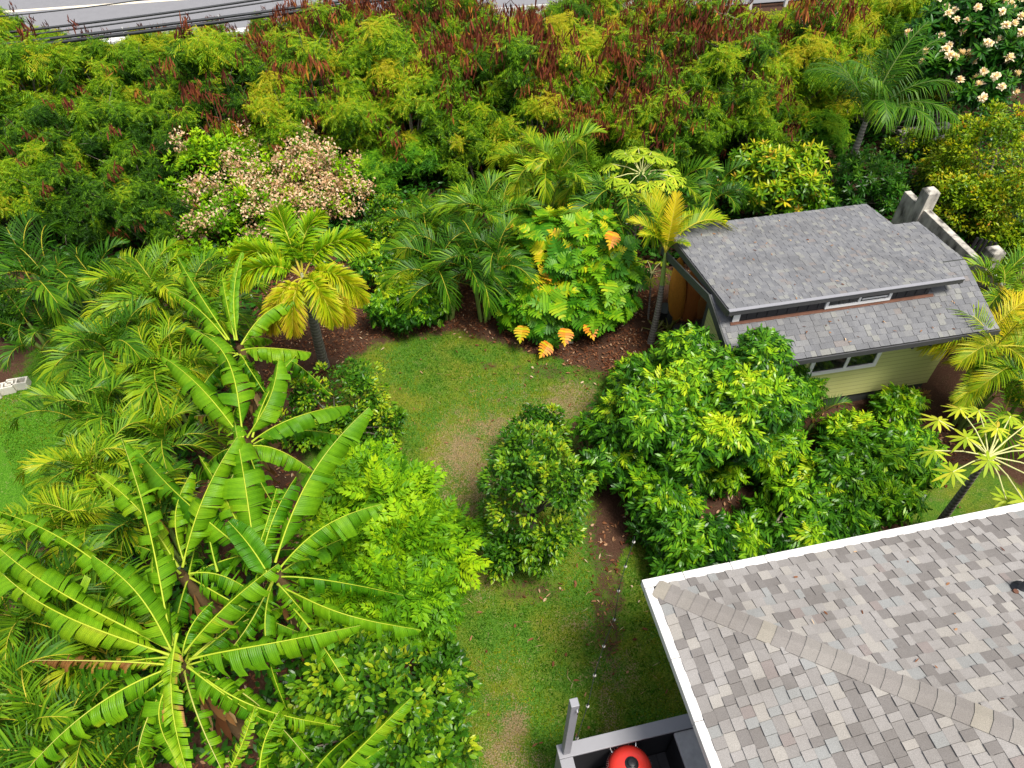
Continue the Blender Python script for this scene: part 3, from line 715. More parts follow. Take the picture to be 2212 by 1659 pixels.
# ------------------------------------------------------------------ string lights over the path
bz = [(1370, 1160, 2.4), (1370, 1166, 2.38), (1352, 1219, 2.2), (1337, 1272, 2.0), (1328, 1334, 1.85), (1305, 1392, 1.7), (1285, 1455, 1.6), (1270, 1522, 1.5), (1247, 1592, 1.45), (1232, 1640, 1.42)]
W_ = np.array([at(*b) for b in bz])
t = thing('string_lights', 'thin wire of small bulbs hung over the bare soil path', 'string lights', W_[0])
m = MB(); tt = np.linspace(0, len(W_) - 1, 70); pts = np.stack([np.interp(tt, np.arange(len(W_)), W_[:, k]) for k in range(3)], -1); pts[:, 2] += .02
tube(m, pts, .0045, 4); part('wire', m, [M['cable']], t, W_[0])
for b in W_[1:-1]:
    m = MB(); tube(m, [b + UP * .02, b - UP * .03, b - UP * .035], [.011, .012, .010], 8); o = part('socket', m, [M['blackplastic']], t, W_[0], True)
    m = MB(); tube(m, [b - UP * z for z in (.035, .05, .075, .09)], [.010, .024, .022, .002], 10); link('bulb', m.mesh('bulb', [M['bulb']], W_[0], True), o)

# ------------------------------------------------------------------ cinder blocks on the left lawn
for lb, px, py, a in (('pale cinder block nearest the palms on the left lawn', 44, 836, 14), ('pale cinder block in the middle of the row on the left lawn', 14, 846, 20), ('pale cinder block at the picture edge on the left lawn', -18, 860, 24)):
    c = at(px, py, 0); cb = Frame(c, a)
    m = MB(); l, w, h, k = .21, .10, .19, .035
    for u_ in (-l, -k / 2, l - k): cb.box(m, u_, u_ + k, -w + k, w - k, 0, h)
    cb.box(m, -l, l, -w, -w + k, 0, h); cb.box(m, -l, l, w - k, w, 0, h)
    tag(link('cinder_block', m.mesh('cinder_block', [M['block']], c), None, c, (0, 0, 0)), lb, 'cinder block', 'cinder blocks on the left lawn')

# ------------------------------------------------------------------ leaf templates  (V, tri faces, tint offset per vertex)
def T_(V, F, t=None):
    V = np.asarray(V, float); return V, np.asarray(F, int), (np.zeros(len(V)) if t is None else np.asarray(t, float))
RHOMB = T_([(0, 0, 0), (.42, .5, .10), (1, 0, -.10), (.42, -.5, .10)], [(0, 2, 1), (0, 3, 2)])
BLADE = T_([(0, 0, 0), (.35, .5, .05), (.35, -.5, .05), (.72, .42, -.04), (.72, -.42, -.04), (1, 0, -.22)], [(0, 2, 1), (1, 2, 4), (1, 4, 3), (3, 4, 5)])
OVAL = T_([(0, 0, 0), (.3, .44, .10), (.7, .38, .05), (1, 0, -.14), (.7, -.38, .05), (.3, -.44, .10), (.3, 0, 0), (.7, 0, -.04)],
          [(0, 6, 1), (6, 7, 2), (6, 2, 1), (7, 3, 2), (0, 5, 6), (5, 4, 7), (5, 7, 6), (4, 3, 7)])
def frames(d, n):
    x = unit(d); z = unit(n - (n * x).sum(-1, keepdims=True) * x); y = np.cross(z, x)
    return np.stack([x, y, z], -1)                   # columns
def scatter(mb, tm, pos, d, n, sc, tint, mat=0, wid=None, axis='x'):
    V, F, t0 = tm
    pos, d, n = (np.asarray(a, float).reshape(-1, 3) for a in (pos, d, n))
    k = len(pos)
    sc = np.broadcast_to(np.asarray(sc, float), (k,)); tint = np.broadcast_to(np.asarray(tint, float), (k,))
    wid = sc if wid is None else np.broadcast_to(np.asarray(wid, float), (k,))
    Rm = frames(d, n)
    if axis == 'z':                                   # template's z axis follows d
        Rm = Rm[:, :, [1, 2, 0]]
        S = np.stack([sc, sc, sc], -1)
    else:
        S = np.stack([sc, wid, wid], -1)
    P = np.einsum('kij,kvj->kvi', Rm, V[None] * S[:, None]) + pos[:, None]
    Fo = (F[None] + (np.arange(k) * len(V))[:, None, None]).reshape(-1, 3)
    mb.add(P.reshape(-1, 3), Fo, mat, (tint[:, None] + t0[None]).ravel())
def compose(items):                                   # items: (template, pos, dir, normal, length, width, tint)
    Vs, Fs, ts, n = [], [], [], 0
    for tm, p, d, nn, L, W, ti in items:
        Rm = frames(np.array([d], float), np.array([nn], float))[0]
        Vs.append((tm[0] * [L, W, W]) @ Rm.T + np.asarray(p, float)); Fs.append(tm[1] + n); ts.append(tm[2] + ti); n += len(tm[0])
    return T_(np.concatenate(Vs), np.concatenate(Fs), np.concatenate(ts))
def pinnate(pairs, L, ll, lw, droop, fold=.35, leaf=RHOMB, ang=1.0, seed=0):
    r = random.Random(seed); it = []
    for k in range(pairs):
        t = (k + 1) / pairs; x = L * t * (1 - .15 * droop * t); z = -droop * L * t * t * .6
        tang = unit(np.array([1, 0, -droop * 1.2 * t]))
        for sg in (-1, 1):
            a = ang * (1.15 - .45 * t) + r.uniform(-.12, .12)
            d = tang * math.cos(a) + np.array([0, sg * math.sin(a), -fold + r.uniform(-.12, .12)])
            it.append((leaf, (x, 0, z), d, (0, 0, 1), ll * (.75 + .5 * math.sin(math.pi * min(1, t * .9 + .1))) * r.uniform(.85, 1.15), lw, r.uniform(-.06, .06)))
    it.append((leaf, (L * (1 - .15 * droop), 0, -droop * L * .6), (1, 0, -droop), (0, 0, 1), ll, lw, .03))
    return compose(it)
def shoot(leaf, n, elev0, elev1, L, W, seed, tin=.15, stem=.0):   # leaves around an upright axis; inner ones younger
    r = random.Random(seed); it = []
    for k in range(n):
        f = k / max(1, n - 1); a = k * 2.4 + r.uniform(-.3, .3); e = elev0 + (elev1 - elev0) * f + r.uniform(-.15, .15)
        d = (math.cos(a) * math.cos(e), math.sin(a) * math.cos(e), math.sin(e))
        nn = (-math.cos(a) * math.sin(e), -math.sin(a) * math.sin(e), math.cos(e))
        s = (.7 + .3 * f) * r.uniform(.85, 1.1)
        it.append((leaf, (0, 0, -stem * f), d, nn, L * s, W * s, tin * (.5 - f) + r.uniform(-.05, .05)))
    return compose(it)

KOA_LEAF = [pinnate(6, 1, .34, .07, 1.0, .6, RHOMB, .9, s) for s in (1, 2)]
KOA_SHOOT = [shoot(KOA_LEAF[s % 2], 10, .9, -.9, .34, .34, s, .26, .10) for s in range(3)]
LYC_LEAF = [pinnate(3, 1, .66, .17, .85, .75, BLADE, .75, s) for s in (4, 5)]
LYC_SHOOT = [shoot(LYC_LEAF[s % 2], 10, .9, -.7, .27, .27, s + 9, .30, .08) for s in range(3)]
STAR_LEAF = [pinnate(6, 1, .34, .17, .3, .18, RHOMB, 1.1, s) for s in (6, 7)]
MANGO_SHOOT = [shoot(BLADE, 11, .9, -.5, .24, .062, s + 20, .30, .05) for s in range(3)]
STRAP_SHOOT = [shoot(BLADE, 15, 1.1, -.1, .17, .035, s + 30, .25, .05) for s in range(3)]
PLUM_SHOOT = [shoot(OVAL, 13, .9, -.3, .36, .11, s + 40, .25, .06) for s in range(3)]
FLOWER = [shoot(OVAL, 24, 1.5, -.25, .12, .085, s + 50, 0, .02) for s in range(2)]

def crown_clumps(ells, per_m2, rc, seed, low=-.45, holes=3):
    """clump centres on the outside of one or more ellipsoids -> centre, outward direction, radius"""
    r = np.random.default_rng(seed); C, O = [], []
    for c, rad in ells:
        c, rad = np.asarray(c), np.asarray(rad)
        n = max(5, int(per_m2 * 4 * math.pi * ((rad[0] * rad[1]) ** 1.6 / 3 + 2 * (rad[0] * rad[2]) ** 1.6 / 3) ** (1 / 1.6)))
        k = np.arange(n) + .5
        zz = 1 - (1 - low) * k / n; th = k * 2.39996 + r.uniform(0, 6)
        d = np.stack([np.sqrt(np.maximum(0, 1 - zz ** 2)) * np.cos(th), np.sqrt(np.maximum(0, 1 - zz ** 2)) * np.sin(th), zz], -1) + r.normal(0, .14, (n, 3))
        d = unit(d)
        gone = np.zeros(n, bool)                     # openings in the crown
        for h in unit(r.normal(0, 1, (holes, 3)) + [0, -.3, .2]): gone |= (d @ h) > 1 - r.uniform(.02, .06)
        d = d[~gone]
        C.append(c + d * rad * r.uniform(.48, 1.14, (len(d), 1))); O.append(unit(d / rad))
    C, O = np.concatenate(C), np.concatenate(O)
    keep = np.ones(len(C), bool)
    for c, rad in ells:                              # drop clumps deep inside another lobe
        keep &= (((C - np.asarray(c)) / (np.asarray(rad) * .62)) ** 2).sum(1) > 1
    keep &= C[:, 2] > .12
    return C[keep], O[keep]
UP = np.array([0, 0, 1.0])

def leaf_crown(mb, ells, seed, per_m2=9, rc=.22, leaves=60, L=.075, W=.035, tm=RHOMB, droop=.25, low=-.5, base=.38, top=.25, mat=0, fill=.5, rc_jit=.5, vari=.09):
    r = np.random.default_rng(seed)
    C, O = crown_clumps(ells, per_m2, rc, seed, low)
    m = len(C)
    ct = r.normal(0, vari, m)
    rcs = rc * r.uniform(1 - rc_jit, 1 + rc_jit * .6, m)
    k = m * leaves
    ci = np.repeat(np.arange(m), leaves)
    o = unit(r.normal(0, 1, (k, 3)) + O[ci] * 1.0 + UP * .35)
    rr = r.uniform(.35, 1.0, k) ** .6
    pos = C[ci] + o * (rcs[ci] * rr)[:, None]
    d = unit(o * .8 + O[ci] * .4 + r.normal(0, .45, (k, 3)) - UP * droop)
    n = unit(o * .5 + UP * .9 + r.normal(0, .3, (k, 3)))
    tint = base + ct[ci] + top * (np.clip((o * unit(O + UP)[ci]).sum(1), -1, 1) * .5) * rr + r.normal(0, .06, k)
    sc = r.uniform(.5, 1.35, k)
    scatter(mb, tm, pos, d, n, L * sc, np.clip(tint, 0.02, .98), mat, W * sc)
    if fill:                                         # sparse inner leaves so the crown has depth
        for c, rad in ells:
            kk = int(fill * leaves * m / len(ells))
            q = unit(r.normal(0, 1, (kk, 3))) * r.uniform(.3, .8, (kk, 1)) ** .5
            p = np.asarray(c) + q * np.asarray(rad) * .92
            ok = p[:, 2] > .1
            p = p[ok]; kk = len(p)
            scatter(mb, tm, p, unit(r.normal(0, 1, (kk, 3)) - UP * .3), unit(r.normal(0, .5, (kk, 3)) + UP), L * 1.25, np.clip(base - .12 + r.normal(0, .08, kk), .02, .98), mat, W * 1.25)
    return C, O
def shoot_crown(mb, ells, seed, shoots, per_m2=7, scale=1.0, low=-.4, base=.4, top=.2, mat=0, vari=.1, tilt=.75, jit=.25, turning=0.):
    r = np.random.default_rng(seed)
    C, O = crown_clumps(ells, per_m2, .1, seed, low)
    m = len(C)
    d = unit(O * tilt + UP * (1.1 - tilt * .5) + r.normal(0, jit, (m, 3)))
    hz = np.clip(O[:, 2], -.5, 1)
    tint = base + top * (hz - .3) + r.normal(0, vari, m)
    if turning:
        tint = np.where(r.random(m) < turning, .93, tint)
    which = r.integers(0, len(shoots), m)
    for s in range(len(shoots)):
        w = which == s
        if w.any():
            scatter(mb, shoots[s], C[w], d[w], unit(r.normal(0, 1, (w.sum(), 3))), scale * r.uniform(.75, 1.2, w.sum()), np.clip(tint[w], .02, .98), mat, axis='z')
    return C, O
def head_crown(mb, ells, seed, shoots, heads=3.0, rh=.30, per_m2=20, scale=1.0, base=.4, top=.35, vari=.12, headvar=.12, low=-.55, turning=0.):
    """rounded heads of drooping shoots with dark gaps between them"""
    r = np.random.default_rng(seed)
    C, O = crown_clumps(ells, heads, .1, seed, low, 4)
    P, Dd, Tn = [], [], []
    for c, o in zip(C, O):
        rad = rh * r.uniform(.6, 1.25) * np.array([1, 1, .85])
        n = max(5, int(per_m2 * 2.6 * math.pi * rad[0] * rad[1]))
        d = unit(r.normal(0, 1, (n, 3)) + o * .7 + UP * .6)
        P.append(c + d * rad); Dd.append(unit(d + UP * .35 + r.normal(0, .15, (n, 3))))
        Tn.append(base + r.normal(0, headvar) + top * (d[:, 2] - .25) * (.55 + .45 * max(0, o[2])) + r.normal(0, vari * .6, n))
    P, Dd, Tn = np.concatenate(P), np.concatenate(Dd), np.concatenate(Tn)
    if turning: Tn = np.where(r.random(len(Tn)) < turning, .95, Tn)
    w = r.integers(0, len(shoots), len(P))
    for k in range(len(shoots)):
        q = w == k
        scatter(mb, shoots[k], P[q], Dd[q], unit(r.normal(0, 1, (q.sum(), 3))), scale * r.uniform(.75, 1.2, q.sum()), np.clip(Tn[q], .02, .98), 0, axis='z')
    return C, O
def limbs(mb, foot, C, ells, seed, r0=.07, n=14, mat=0, trunk_to=.45):
    """tapered trunk that forks into limbs reaching the clumps"""
    r = np.random.default_rng(seed)
    foot = np.asarray(foot, float); ctr = np.mean([c for c, _ in ells], axis=0)
    fork = foot + (ctr - foot) * trunk_to; fork[:2] += r.normal(0, .06, 2)
    tube(mb, [foot, foot + (fork - foot) * .4 + r.normal(0, .03, 3) * [1, 1, 0], fork], [r0 * 1.25, r0, r0 * .8], 8, mat)
    pick = r.permutation(len(C))[:n]
    for q in C[pick]:
        mid = fork + (q - fork) * .5 + r.normal(0, .1, 3) + [0, 0, .12]
        ts = np.linspace(0, 1, 7)[:, None]
        pts = (1 - ts) ** 2 * fork + 2 * ts * (1 - ts) * mid + ts ** 2 * q
        tube(mb, pts, np.linspace(r0 * .55, .006, 7), 5, mat)
def lobe(px, py, hw, hh, clear=.0, zc=None, flat=1.15):
    """ellipsoid that covers the given sighted oval; clear = gap below it"""
    z = 1.0 if zc is None else zc
    for _ in range(12):
        c = at(px, py, z); m = mpp(c); d = c - _C; dep = math.atan2(-d[2], math.hypot(d[0], d[1]))
        rx, h = hw * m, hh * m
        ry = min(rx, h * .95)
        rz = math.sqrt(max(h * h - (ry * math.sin(dep)) ** 2, (.45 * rx) ** 2)) / math.cos(dep)
        rz = min(rz, flat * max(rx, h))
        if zc is None: z = rz * .95 + clear
    return np.array(c), np.array([rx, ry, rz])

BODY = []                                            # (for the list of what stands where)
def tree(name, label, cat, lobes, builder, trunk_mat='bark', mats=('citrus',), foot=None, seed=1, r0=.06, nl=14, group=None, extra=None, inset=.18, bulge=6):
    ells = [lobe(*l) for l in lobes]
    rr_ = np.random.default_rng(seed + 900); ext = []
    for c_, r_ in ells:                               # uneven outline: the main lobes shrink, small ones bulge out
        r_ -= np.minimum(inset, r_ * .4)
        for q in range(bulge):
            d_ = unit(rr_.normal(0, 1, 3) + [0, 0, .4]); ext.append((c_ + d_ * r_ * rr_.uniform(.8, 1.02), r_ * rr_.uniform(.26, .46)))
    ells = ells + ext
    ctr = np.mean([c for c, _ in ells[:len(lobes)]], axis=0)
    foot = np.array([ctr[0], ctr[1], -.03]) if foot is None else np.asarray(foot, float)
    t = thing(name, label, cat, foot, group)
    mb = MB(); C, O = builder(mb, ells, seed)
    part('crown', mb, [M[k] for k in mats], t, foot)
    mb = MB(); limbs(mb, foot, C, ells, seed, r0, nl)
    part('trunk', mb, [M[trunk_mat]], t, foot, True)
    if extra: extra(t, foot, ells, C, O)
    return t

# ------------------------------------------------------------------ the thicket of feathery koa trees before the road
def koa_meshes(kind, seed):   # one of each kind and shape
    r = np.random.default_rng(seed)
    H, Rr = 2.6, 1.05
    ells = [((0, 0, H - .75), (Rr, Rr, .85)), ((r.uniform(-.4, .4), r.uniform(-.4, .4), H - .2), (Rr * .6, Rr * .6, .55)), ((r.uniform(-.5, .5), r.uniform(-.6, .1), H - 1.35), (Rr * .85, Rr * .85, .7))]
    mb = MB()
    ells = [(np.array(c), np.array(q) - .22) for c, q in ells]
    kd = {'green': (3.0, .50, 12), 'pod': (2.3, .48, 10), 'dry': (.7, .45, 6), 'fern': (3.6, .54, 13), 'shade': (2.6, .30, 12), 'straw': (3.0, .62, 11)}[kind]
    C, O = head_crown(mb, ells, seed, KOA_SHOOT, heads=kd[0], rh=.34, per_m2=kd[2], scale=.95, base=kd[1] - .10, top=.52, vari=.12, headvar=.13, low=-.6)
    crown = mb.mesh('crown', [M['fern' if kind == 'fern' else 'koa']])
    mb = MB(); limbs(mb, (0, 0, -.05), C, ells, seed, .05, {'dry': 30}.get(kind, 22), trunk_to=.35)
    for q in C[r.permutation(len(C))[:14]]:          # pale bare twigs standing out of the leaves
        e = q + unit(q - [0, 0, H - 1.2]) * r.uniform(.2, .5) + r.normal(0, .12, 3); tube(mb, [q, (q + e) / 2 + r.normal(0, .04, 3), e], [.010, .007, .003], 4)
    if kind == 'dry':
        for q in C[:40]:
            for _ in range(3):
                e = q + r.normal(0, .28, 3) + [0, 0, .12]; tube(mb, [q, (q + e) / 2 + r.normal(0, .04, 3), e], [.009, .006, .003], 4)
    trunk = mb.mesh('trunk', [M['twig' if kind == 'dry' else 'bark']], smooth=True)
    npod = {'green': 8, 'pod': 46, 'dry': 64, 'fern': 0, 'shade': 6, 'straw': 0}[kind]
    pods = None
    if npod:
        mb = MB(); Cp, Op = crown_clumps(ells, 9, .1, seed + 5, -.3)
        Cp = Cp + Op * .36 + [0, 0, .06]
        if kind in ('pod', 'dry'):                   # pods ripen branch by branch
            hub = unit(r.normal(0, 1, (5, 3)) + [0, 0, .6]); Cp = Cp[np.argsort(-(unit(Cp - [0, 0, H - 1]) @ hub.T).max(1) + r.uniform(0, .12, len(Cp)))]
        else: Cp = Cp[r.permutation(len(Cp))]
        Cp = Cp[:npod]
        k = 13
        pos = np.repeat(Cp, k, 0) + r.normal(0, .075, (len(Cp) * k, 3)) + [0, 0, .06]
        d = unit(np.array([0, 0, -1.0]) + r.normal(0, .28, pos.shape)); nn = unit(r.normal(0, 1, pos.shape))
        tn = np.repeat(r.uniform(.1, .85, len(Cp)), k) + r.normal(0, .1, len(pos))
        scatter(mb, BLADE, pos, d, nn, r.uniform(.18, .32, len(pos)), np.clip(tn, 0, 1), 0, .036)
        pods = mb.mesh('pod_sprays', [M['pod']])
    return crown, trunk, pods
KOA = {k: [koa_meshes(k, 100 + 10 * i + j) for j in range(n)] for i, (k, n) in enumerate((('green', 4), ('pod', 5), ('dry', 2), ('fern', 3), ('shade', 3), ('straw', 2)))}
KOAN = {k: 0 for k in KOA}
KLAB = {'green': 'feathery bright green koa tree', 'pod': 'koa tree with red-brown pods', 'dry': 'half bare brown koa tree', 'fern': 'fern-leaved tree', 'shade': 'dark shaded koa tree', 'straw': 'straw-yellow feathery koa tree'}
def koa(kind, x, y, h, label, group, w=1.0):
    me = KOA[kind][KOAN[kind] % len(KOA[kind])]; KOAN[kind] += 1
    sc = h / 2.75
    t = thing('koa_tree' if kind != 'fern' else 'fern_tree', label, 'tree', (x, y, 0), group)
    t.rotation_euler = (0, 0, random.uniform(0, 6.28)); t.scale = (sc * w, sc * w, sc)
    for nm, m in zip(('crown', 'trunk', 'pod_sprays'), me):
        if m: link(nm, m, t)
    return t
def hlimit(x, y):                                    # the thicket dips where the road shows
    d = np.array([x, y, 1.5]) - _C
    px = 1106 + FPX * d[0] / (d @ _F)
    py = np.interp(px, [-200, 0, 60, 110, 160, 300, 420, 560, 700, 860, 1000, 1080, 1130, 1180, 1500, 1560, 1700, 1800, 2300], [30, 25, 10, 88, 102, 88, 68, 54, 34, 2, -30, 40, 56, 0, -10, 40, 40, -10, -60])
    s = sight(px, py)
    return CAM_H + s[2] / s[1] * y, px
cols = [(-400, 'at the left thicket end'), (250, 'behind the left palm clumps'), (520, 'behind the tan-blossomed tree'), (830, 'behind the foxtail palm'), (1080, 'behind the palm hedge'),
        (1330, 'behind the breadfruit tree'), (1560, 'behind the tall papaya'), (1780, 'behind the mango tree'), (1960, 'behind the plumeria tree')]
yrow = 15.5; ri = -2
while yrow < 30.5:
    x = -19 + (ri % 2) * .8
    while x < 19:
        xx, yy = x + random.uniform(-.4, .4), yrow + random.uniform(-.4, .4)
        lim, px = hlimit(xx, yy)
        roadv = 27.9 + (xx + 17) * .2
        ok = -90 < px < 2330 and yy < roadv - 1.3
        if ok and px > 1760 and yy < 20.8: ok = False
        if ok and px > 1960 and yy < 23.5: ok = False
        if ok and yy < 18 and px > 370: ok = False
        if ok:
            h = min(random.uniform(1.9, 3.5) * (1.12 if ri < 2 else 1), lim + random.uniform(-.1, .25))
            if ri < 1: h = min(h, 2.9)
            if ri < 0: h = min(h, 2.3)
            if h > .75:
                u = random.random(); back = (yy - 19) / 9
                pd = np.interp(px, [0, 350, 600, 1000, 1500, 1750, 1900], [.22, .35, .62, .78, .72, .55, .2]) + .40 * back - .12
                if 180 < px < 520 and back > .3: pd *= .5
                kind = 'dry' if u < pd * .28 else 'pod' if u < pd * 1.05 else 'green'
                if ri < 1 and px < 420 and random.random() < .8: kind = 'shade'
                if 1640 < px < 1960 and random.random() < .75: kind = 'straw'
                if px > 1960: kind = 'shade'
                place = [c for c in cols if px >= c[0]][-1][1]
                rowt = 'garden side' if ri < 2 else 'middle row' if ri < 4 else 'road side'
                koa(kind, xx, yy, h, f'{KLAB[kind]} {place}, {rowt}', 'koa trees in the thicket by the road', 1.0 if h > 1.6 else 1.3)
        x += 1.62
    yrow += 1.55; ri += 1
KBR = [(905, 345, 125, 62, 'broad bright fern-leaved tree just behind the middle palm hedge'), (820, 385, 70, 55, 'small fern-leaved tree between the tan-blossomed tree and the palms'),
       (1085, 300, 75, 62, 'fern-leaved tree behind the yellow palm spear leaf'), (1235, 262, 85, 60, 'fern-leaved tree behind the tallest hedge palm'),
       (1150, 240, 60, 50, 'small fern-leaved tree at the edge of the dark gap'), (1500, 315, 70, 70, 'dark fern-leaved tree between the papaya and the mango tree'),
       (1320, 285, 70, 60, 'fern-leaved tree directly behind the papaya crown'), (1770, 300, 55, 55, 'small fern-leaved tree between the mango tree and the wild palm'),
       (130, 400, 90, 70, 'dark feathery tree above the leftmost palm'), (290, 470, 80, 70, 'dark feathery tree in shade above the left palm clumps'), (20, 470, 80, 70, 'dark feathery tree at the left edge'),
       (420, 180, 60, 50, 'fresh green feathery tree above the tan-blossomed tree'), (1610, 215, 80, 70, 'feathery green tree behind the mango tree'), (330, 330, 90, 60, 'feathery green tree left of the tan-blossomed tree')]
for px, py, hw, hh, lb in KBR:
    c, rad = lobe(px, py, hw, hh)
    koa('fern' if px > 700 and px < 1800 else 'green', c[0], c[1], max(1.3, c[2] + rad[2] * .9), lb, 'fern-leaved trees between garden and thicket', max(.8, min(1.5, rad[0] / 1.15 / (max(1.3, c[2] + rad[2] * .9) / 2.75))))

# ------------------------------------------------------------------ palms
def frond_mesh(name, L, e0, e1, n, ll, lw, vee, drop, leaf_mat, seed, plume=False, t0=.2, rad=.013, tint=.5, curl=1.3, sweep=(1.15, .45)):
    r = np.random.default_rng(seed)
    ts = np.linspace(0, 1, 15); el = e0 + (e1 - e0) * ts ** curl
    step = L / 14
    pts = np.zeros((15, 3))
    for k in range(14):
        pts[k + 1] = pts[k] + step * np.array([math.cos(el[k]), 0, math.sin(el[k])])
    pts[:, 1] += np.sin(ts * 1.5) * r.normal(0, .06) * L
    mb = MB(); tube(mb, pts, np.linspace(rad, rad * .25, 15), 5, 1, .5, .7)
    k = n * 2
    i = np.repeat(np.arange(n), 2); sg = np.tile([-1, 1], n)
    q = (i + .5 + sg * .2) / n; t = t0 + (1 - t0) * q
    p = np.stack([np.interp(t, ts, pts[:, a]) for a in range(3)], -1)
    e = np.interp(t, ts, el)
    Tn = np.stack([np.cos(e), 0 * e, np.sin(e)], -1); Nn = np.stack([-np.sin(e), 0 * e, np.cos(e)], -1); Sd = np.array([0, 1.0, 0])
    f = sweep[0] + (sweep[1] - sweep[0]) * q + r.normal(0, .05, k)
    v = (r.uniform(-1.0, 1.5, k) if plume else vee * (1 - .4 * q) + r.normal(0, .10, k))
    d = Tn * np.cos(f)[:, None] + np.sin(f)[:, None] * (sg[:, None] * Sd * np.cos(v)[:, None] + Nn * np.sin(v)[:, None])
    ln = ll * (np.sin(math.pi * (.16 + .78 * q)) ** .75) * r.uniform(.9, 1.08, k)
    W = unit(Tn - (Tn * d).sum(1, keepdims=True) * d)
    g = np.array([0, 0, -1.0])
    dr = drop * r.uniform(.7, 1.3, k)[:, None]
    p1 = p + d * (ln * .5)[:, None] + g * (ln[:, None] * dr * .18)
    p2 = p + d * (ln * .95)[:, None] + g * (ln[:, None] * dr)
    w = lw * r.uniform(.85, 1.15, k)[:, None]
    V = np.stack([p - W * w * .35, p + W * w * .35, p1 - W * w * .5, p1 + W * w * .5, p2 - W * w * .08, p2 + W * w * .08], 1)
    Fq = np.array([[0, 1, 3, 2], [2, 3, 5, 4]])
    Fo = (Fq[None] + (np.arange(k) * 6)[:, None, None]).reshape(-1, 4)
    tt = np.repeat(tint + (q - .5) * .12 + r.normal(0, .035, k), 6) + np.tile([-.03, -.03, 0, 0, .07, .07], k)
    mb.add(V.reshape(-1, 3), Fo, 0, np.clip(tt, 0, 1))
    return mb.mesh(name, [leaf_mat, M['rachis']])
ARECA = {}
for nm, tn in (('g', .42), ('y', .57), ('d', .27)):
    ARECA[nm] = [frond_mesh('frond', 1.0, e0, e1, 27, .36, .020, .95, dp, M['palm'], 300 + k, tint=tn, rad=.009, curl=cv)
                 for k, (e0, e1, dp, cv) in enumerate(((1.45, -.3, .2, 1.8), (1.25, -1.0, .3, 1.6), (1.1, -1.5, .36, 1.4), (.9, -1.6, .36, 1.3), (.55, -1.45, .4, 1.1), (1.35, -1.7, .32, 1.9)))]
AORD = (0, 5, 1, 2, 1, 2, 3, 5, 2, 3, 4, 3)
def palm_clump(label, px, py, z, L, n, tone='g', group='palms of the areca hedges', cat='palm', stems=5, spread=.35, meshes=None, sd=0, label_y=None, name='areca_palm', squash=1.0):
    c = at(px, py, z); foot = np.array([c[0], c[1], 0.0]); r = random.Random(int(px * 7 + py) + sd)
    t = thing(name, label, cat, foot, group)
    mb = MB(); tops = []
    for s in range(stems):
        a = s * 6.283 / stems + r.uniform(-.4, .4); rr = spread * r.uniform(.4, 1.1)
        top = np.array([c[0] + rr * math.cos(a), c[1] + rr * math.sin(a), z - .35 + r.uniform(-.3, .25)])
        b0 = foot + [rr * .35 * math.cos(a), rr * .35 * math.sin(a), -.03]
        tube(mb, [b0, (b0 + top) / 2 + [0, 0, .1], top], [.045, .038, .03], 6, 0, .5)
        tops.append((top, a))
    part('stem_cluster', mb, [M['cshaft']], t, foot, True)
    ms = meshes or ARECA[tone]
    for k in range(n):
        top, a0 = tops[k % len(tops)]
        j = k // len(tops)
        idx = AORD[(j * 2 + k) % 12]
        o = link('frond', ms[idx % len(ms)], t, top - foot, (r.uniform(-.12, .12), r.uniform(-.15, .1), a0 + j * 2.3 + r.uniform(-.6, .6)))
        s = L * r.uniform(.8, 1.12); o.scale = (s, s, s)
    return t
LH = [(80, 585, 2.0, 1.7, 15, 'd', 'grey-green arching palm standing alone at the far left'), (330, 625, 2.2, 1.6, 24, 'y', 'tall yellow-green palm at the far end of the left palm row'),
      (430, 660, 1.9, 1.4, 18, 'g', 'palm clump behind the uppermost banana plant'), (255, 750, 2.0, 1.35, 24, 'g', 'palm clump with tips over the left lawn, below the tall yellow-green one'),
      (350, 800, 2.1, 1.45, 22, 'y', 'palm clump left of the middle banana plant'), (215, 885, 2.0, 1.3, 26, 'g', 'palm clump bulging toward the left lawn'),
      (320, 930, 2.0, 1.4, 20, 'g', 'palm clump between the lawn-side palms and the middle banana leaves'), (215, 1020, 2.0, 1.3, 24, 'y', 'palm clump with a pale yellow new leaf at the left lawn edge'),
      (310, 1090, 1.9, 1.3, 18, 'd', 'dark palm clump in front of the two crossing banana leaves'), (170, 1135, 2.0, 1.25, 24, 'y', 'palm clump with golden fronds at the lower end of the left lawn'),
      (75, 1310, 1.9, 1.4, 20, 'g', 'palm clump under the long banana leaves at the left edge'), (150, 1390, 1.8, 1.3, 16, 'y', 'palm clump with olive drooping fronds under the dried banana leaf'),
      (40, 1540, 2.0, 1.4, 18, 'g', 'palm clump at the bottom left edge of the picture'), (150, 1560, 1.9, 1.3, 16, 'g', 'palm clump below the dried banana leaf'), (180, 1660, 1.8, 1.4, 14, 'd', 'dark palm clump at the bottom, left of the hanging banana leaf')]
for px, py, z, L, n, tone, lb in LH:
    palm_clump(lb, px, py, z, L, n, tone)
for px, py, z, L, n, tone, lb in [(175, 610, 1.5, 1.3, 14, 'd', 'dark low palm in shade right of the lone left palm'), (70, 690, 1.2, 1.1, 12, 'd', 'dark low palm at the left edge above the bare soil')]:
    palm_clump(lb, px, py, z, L, n, tone)
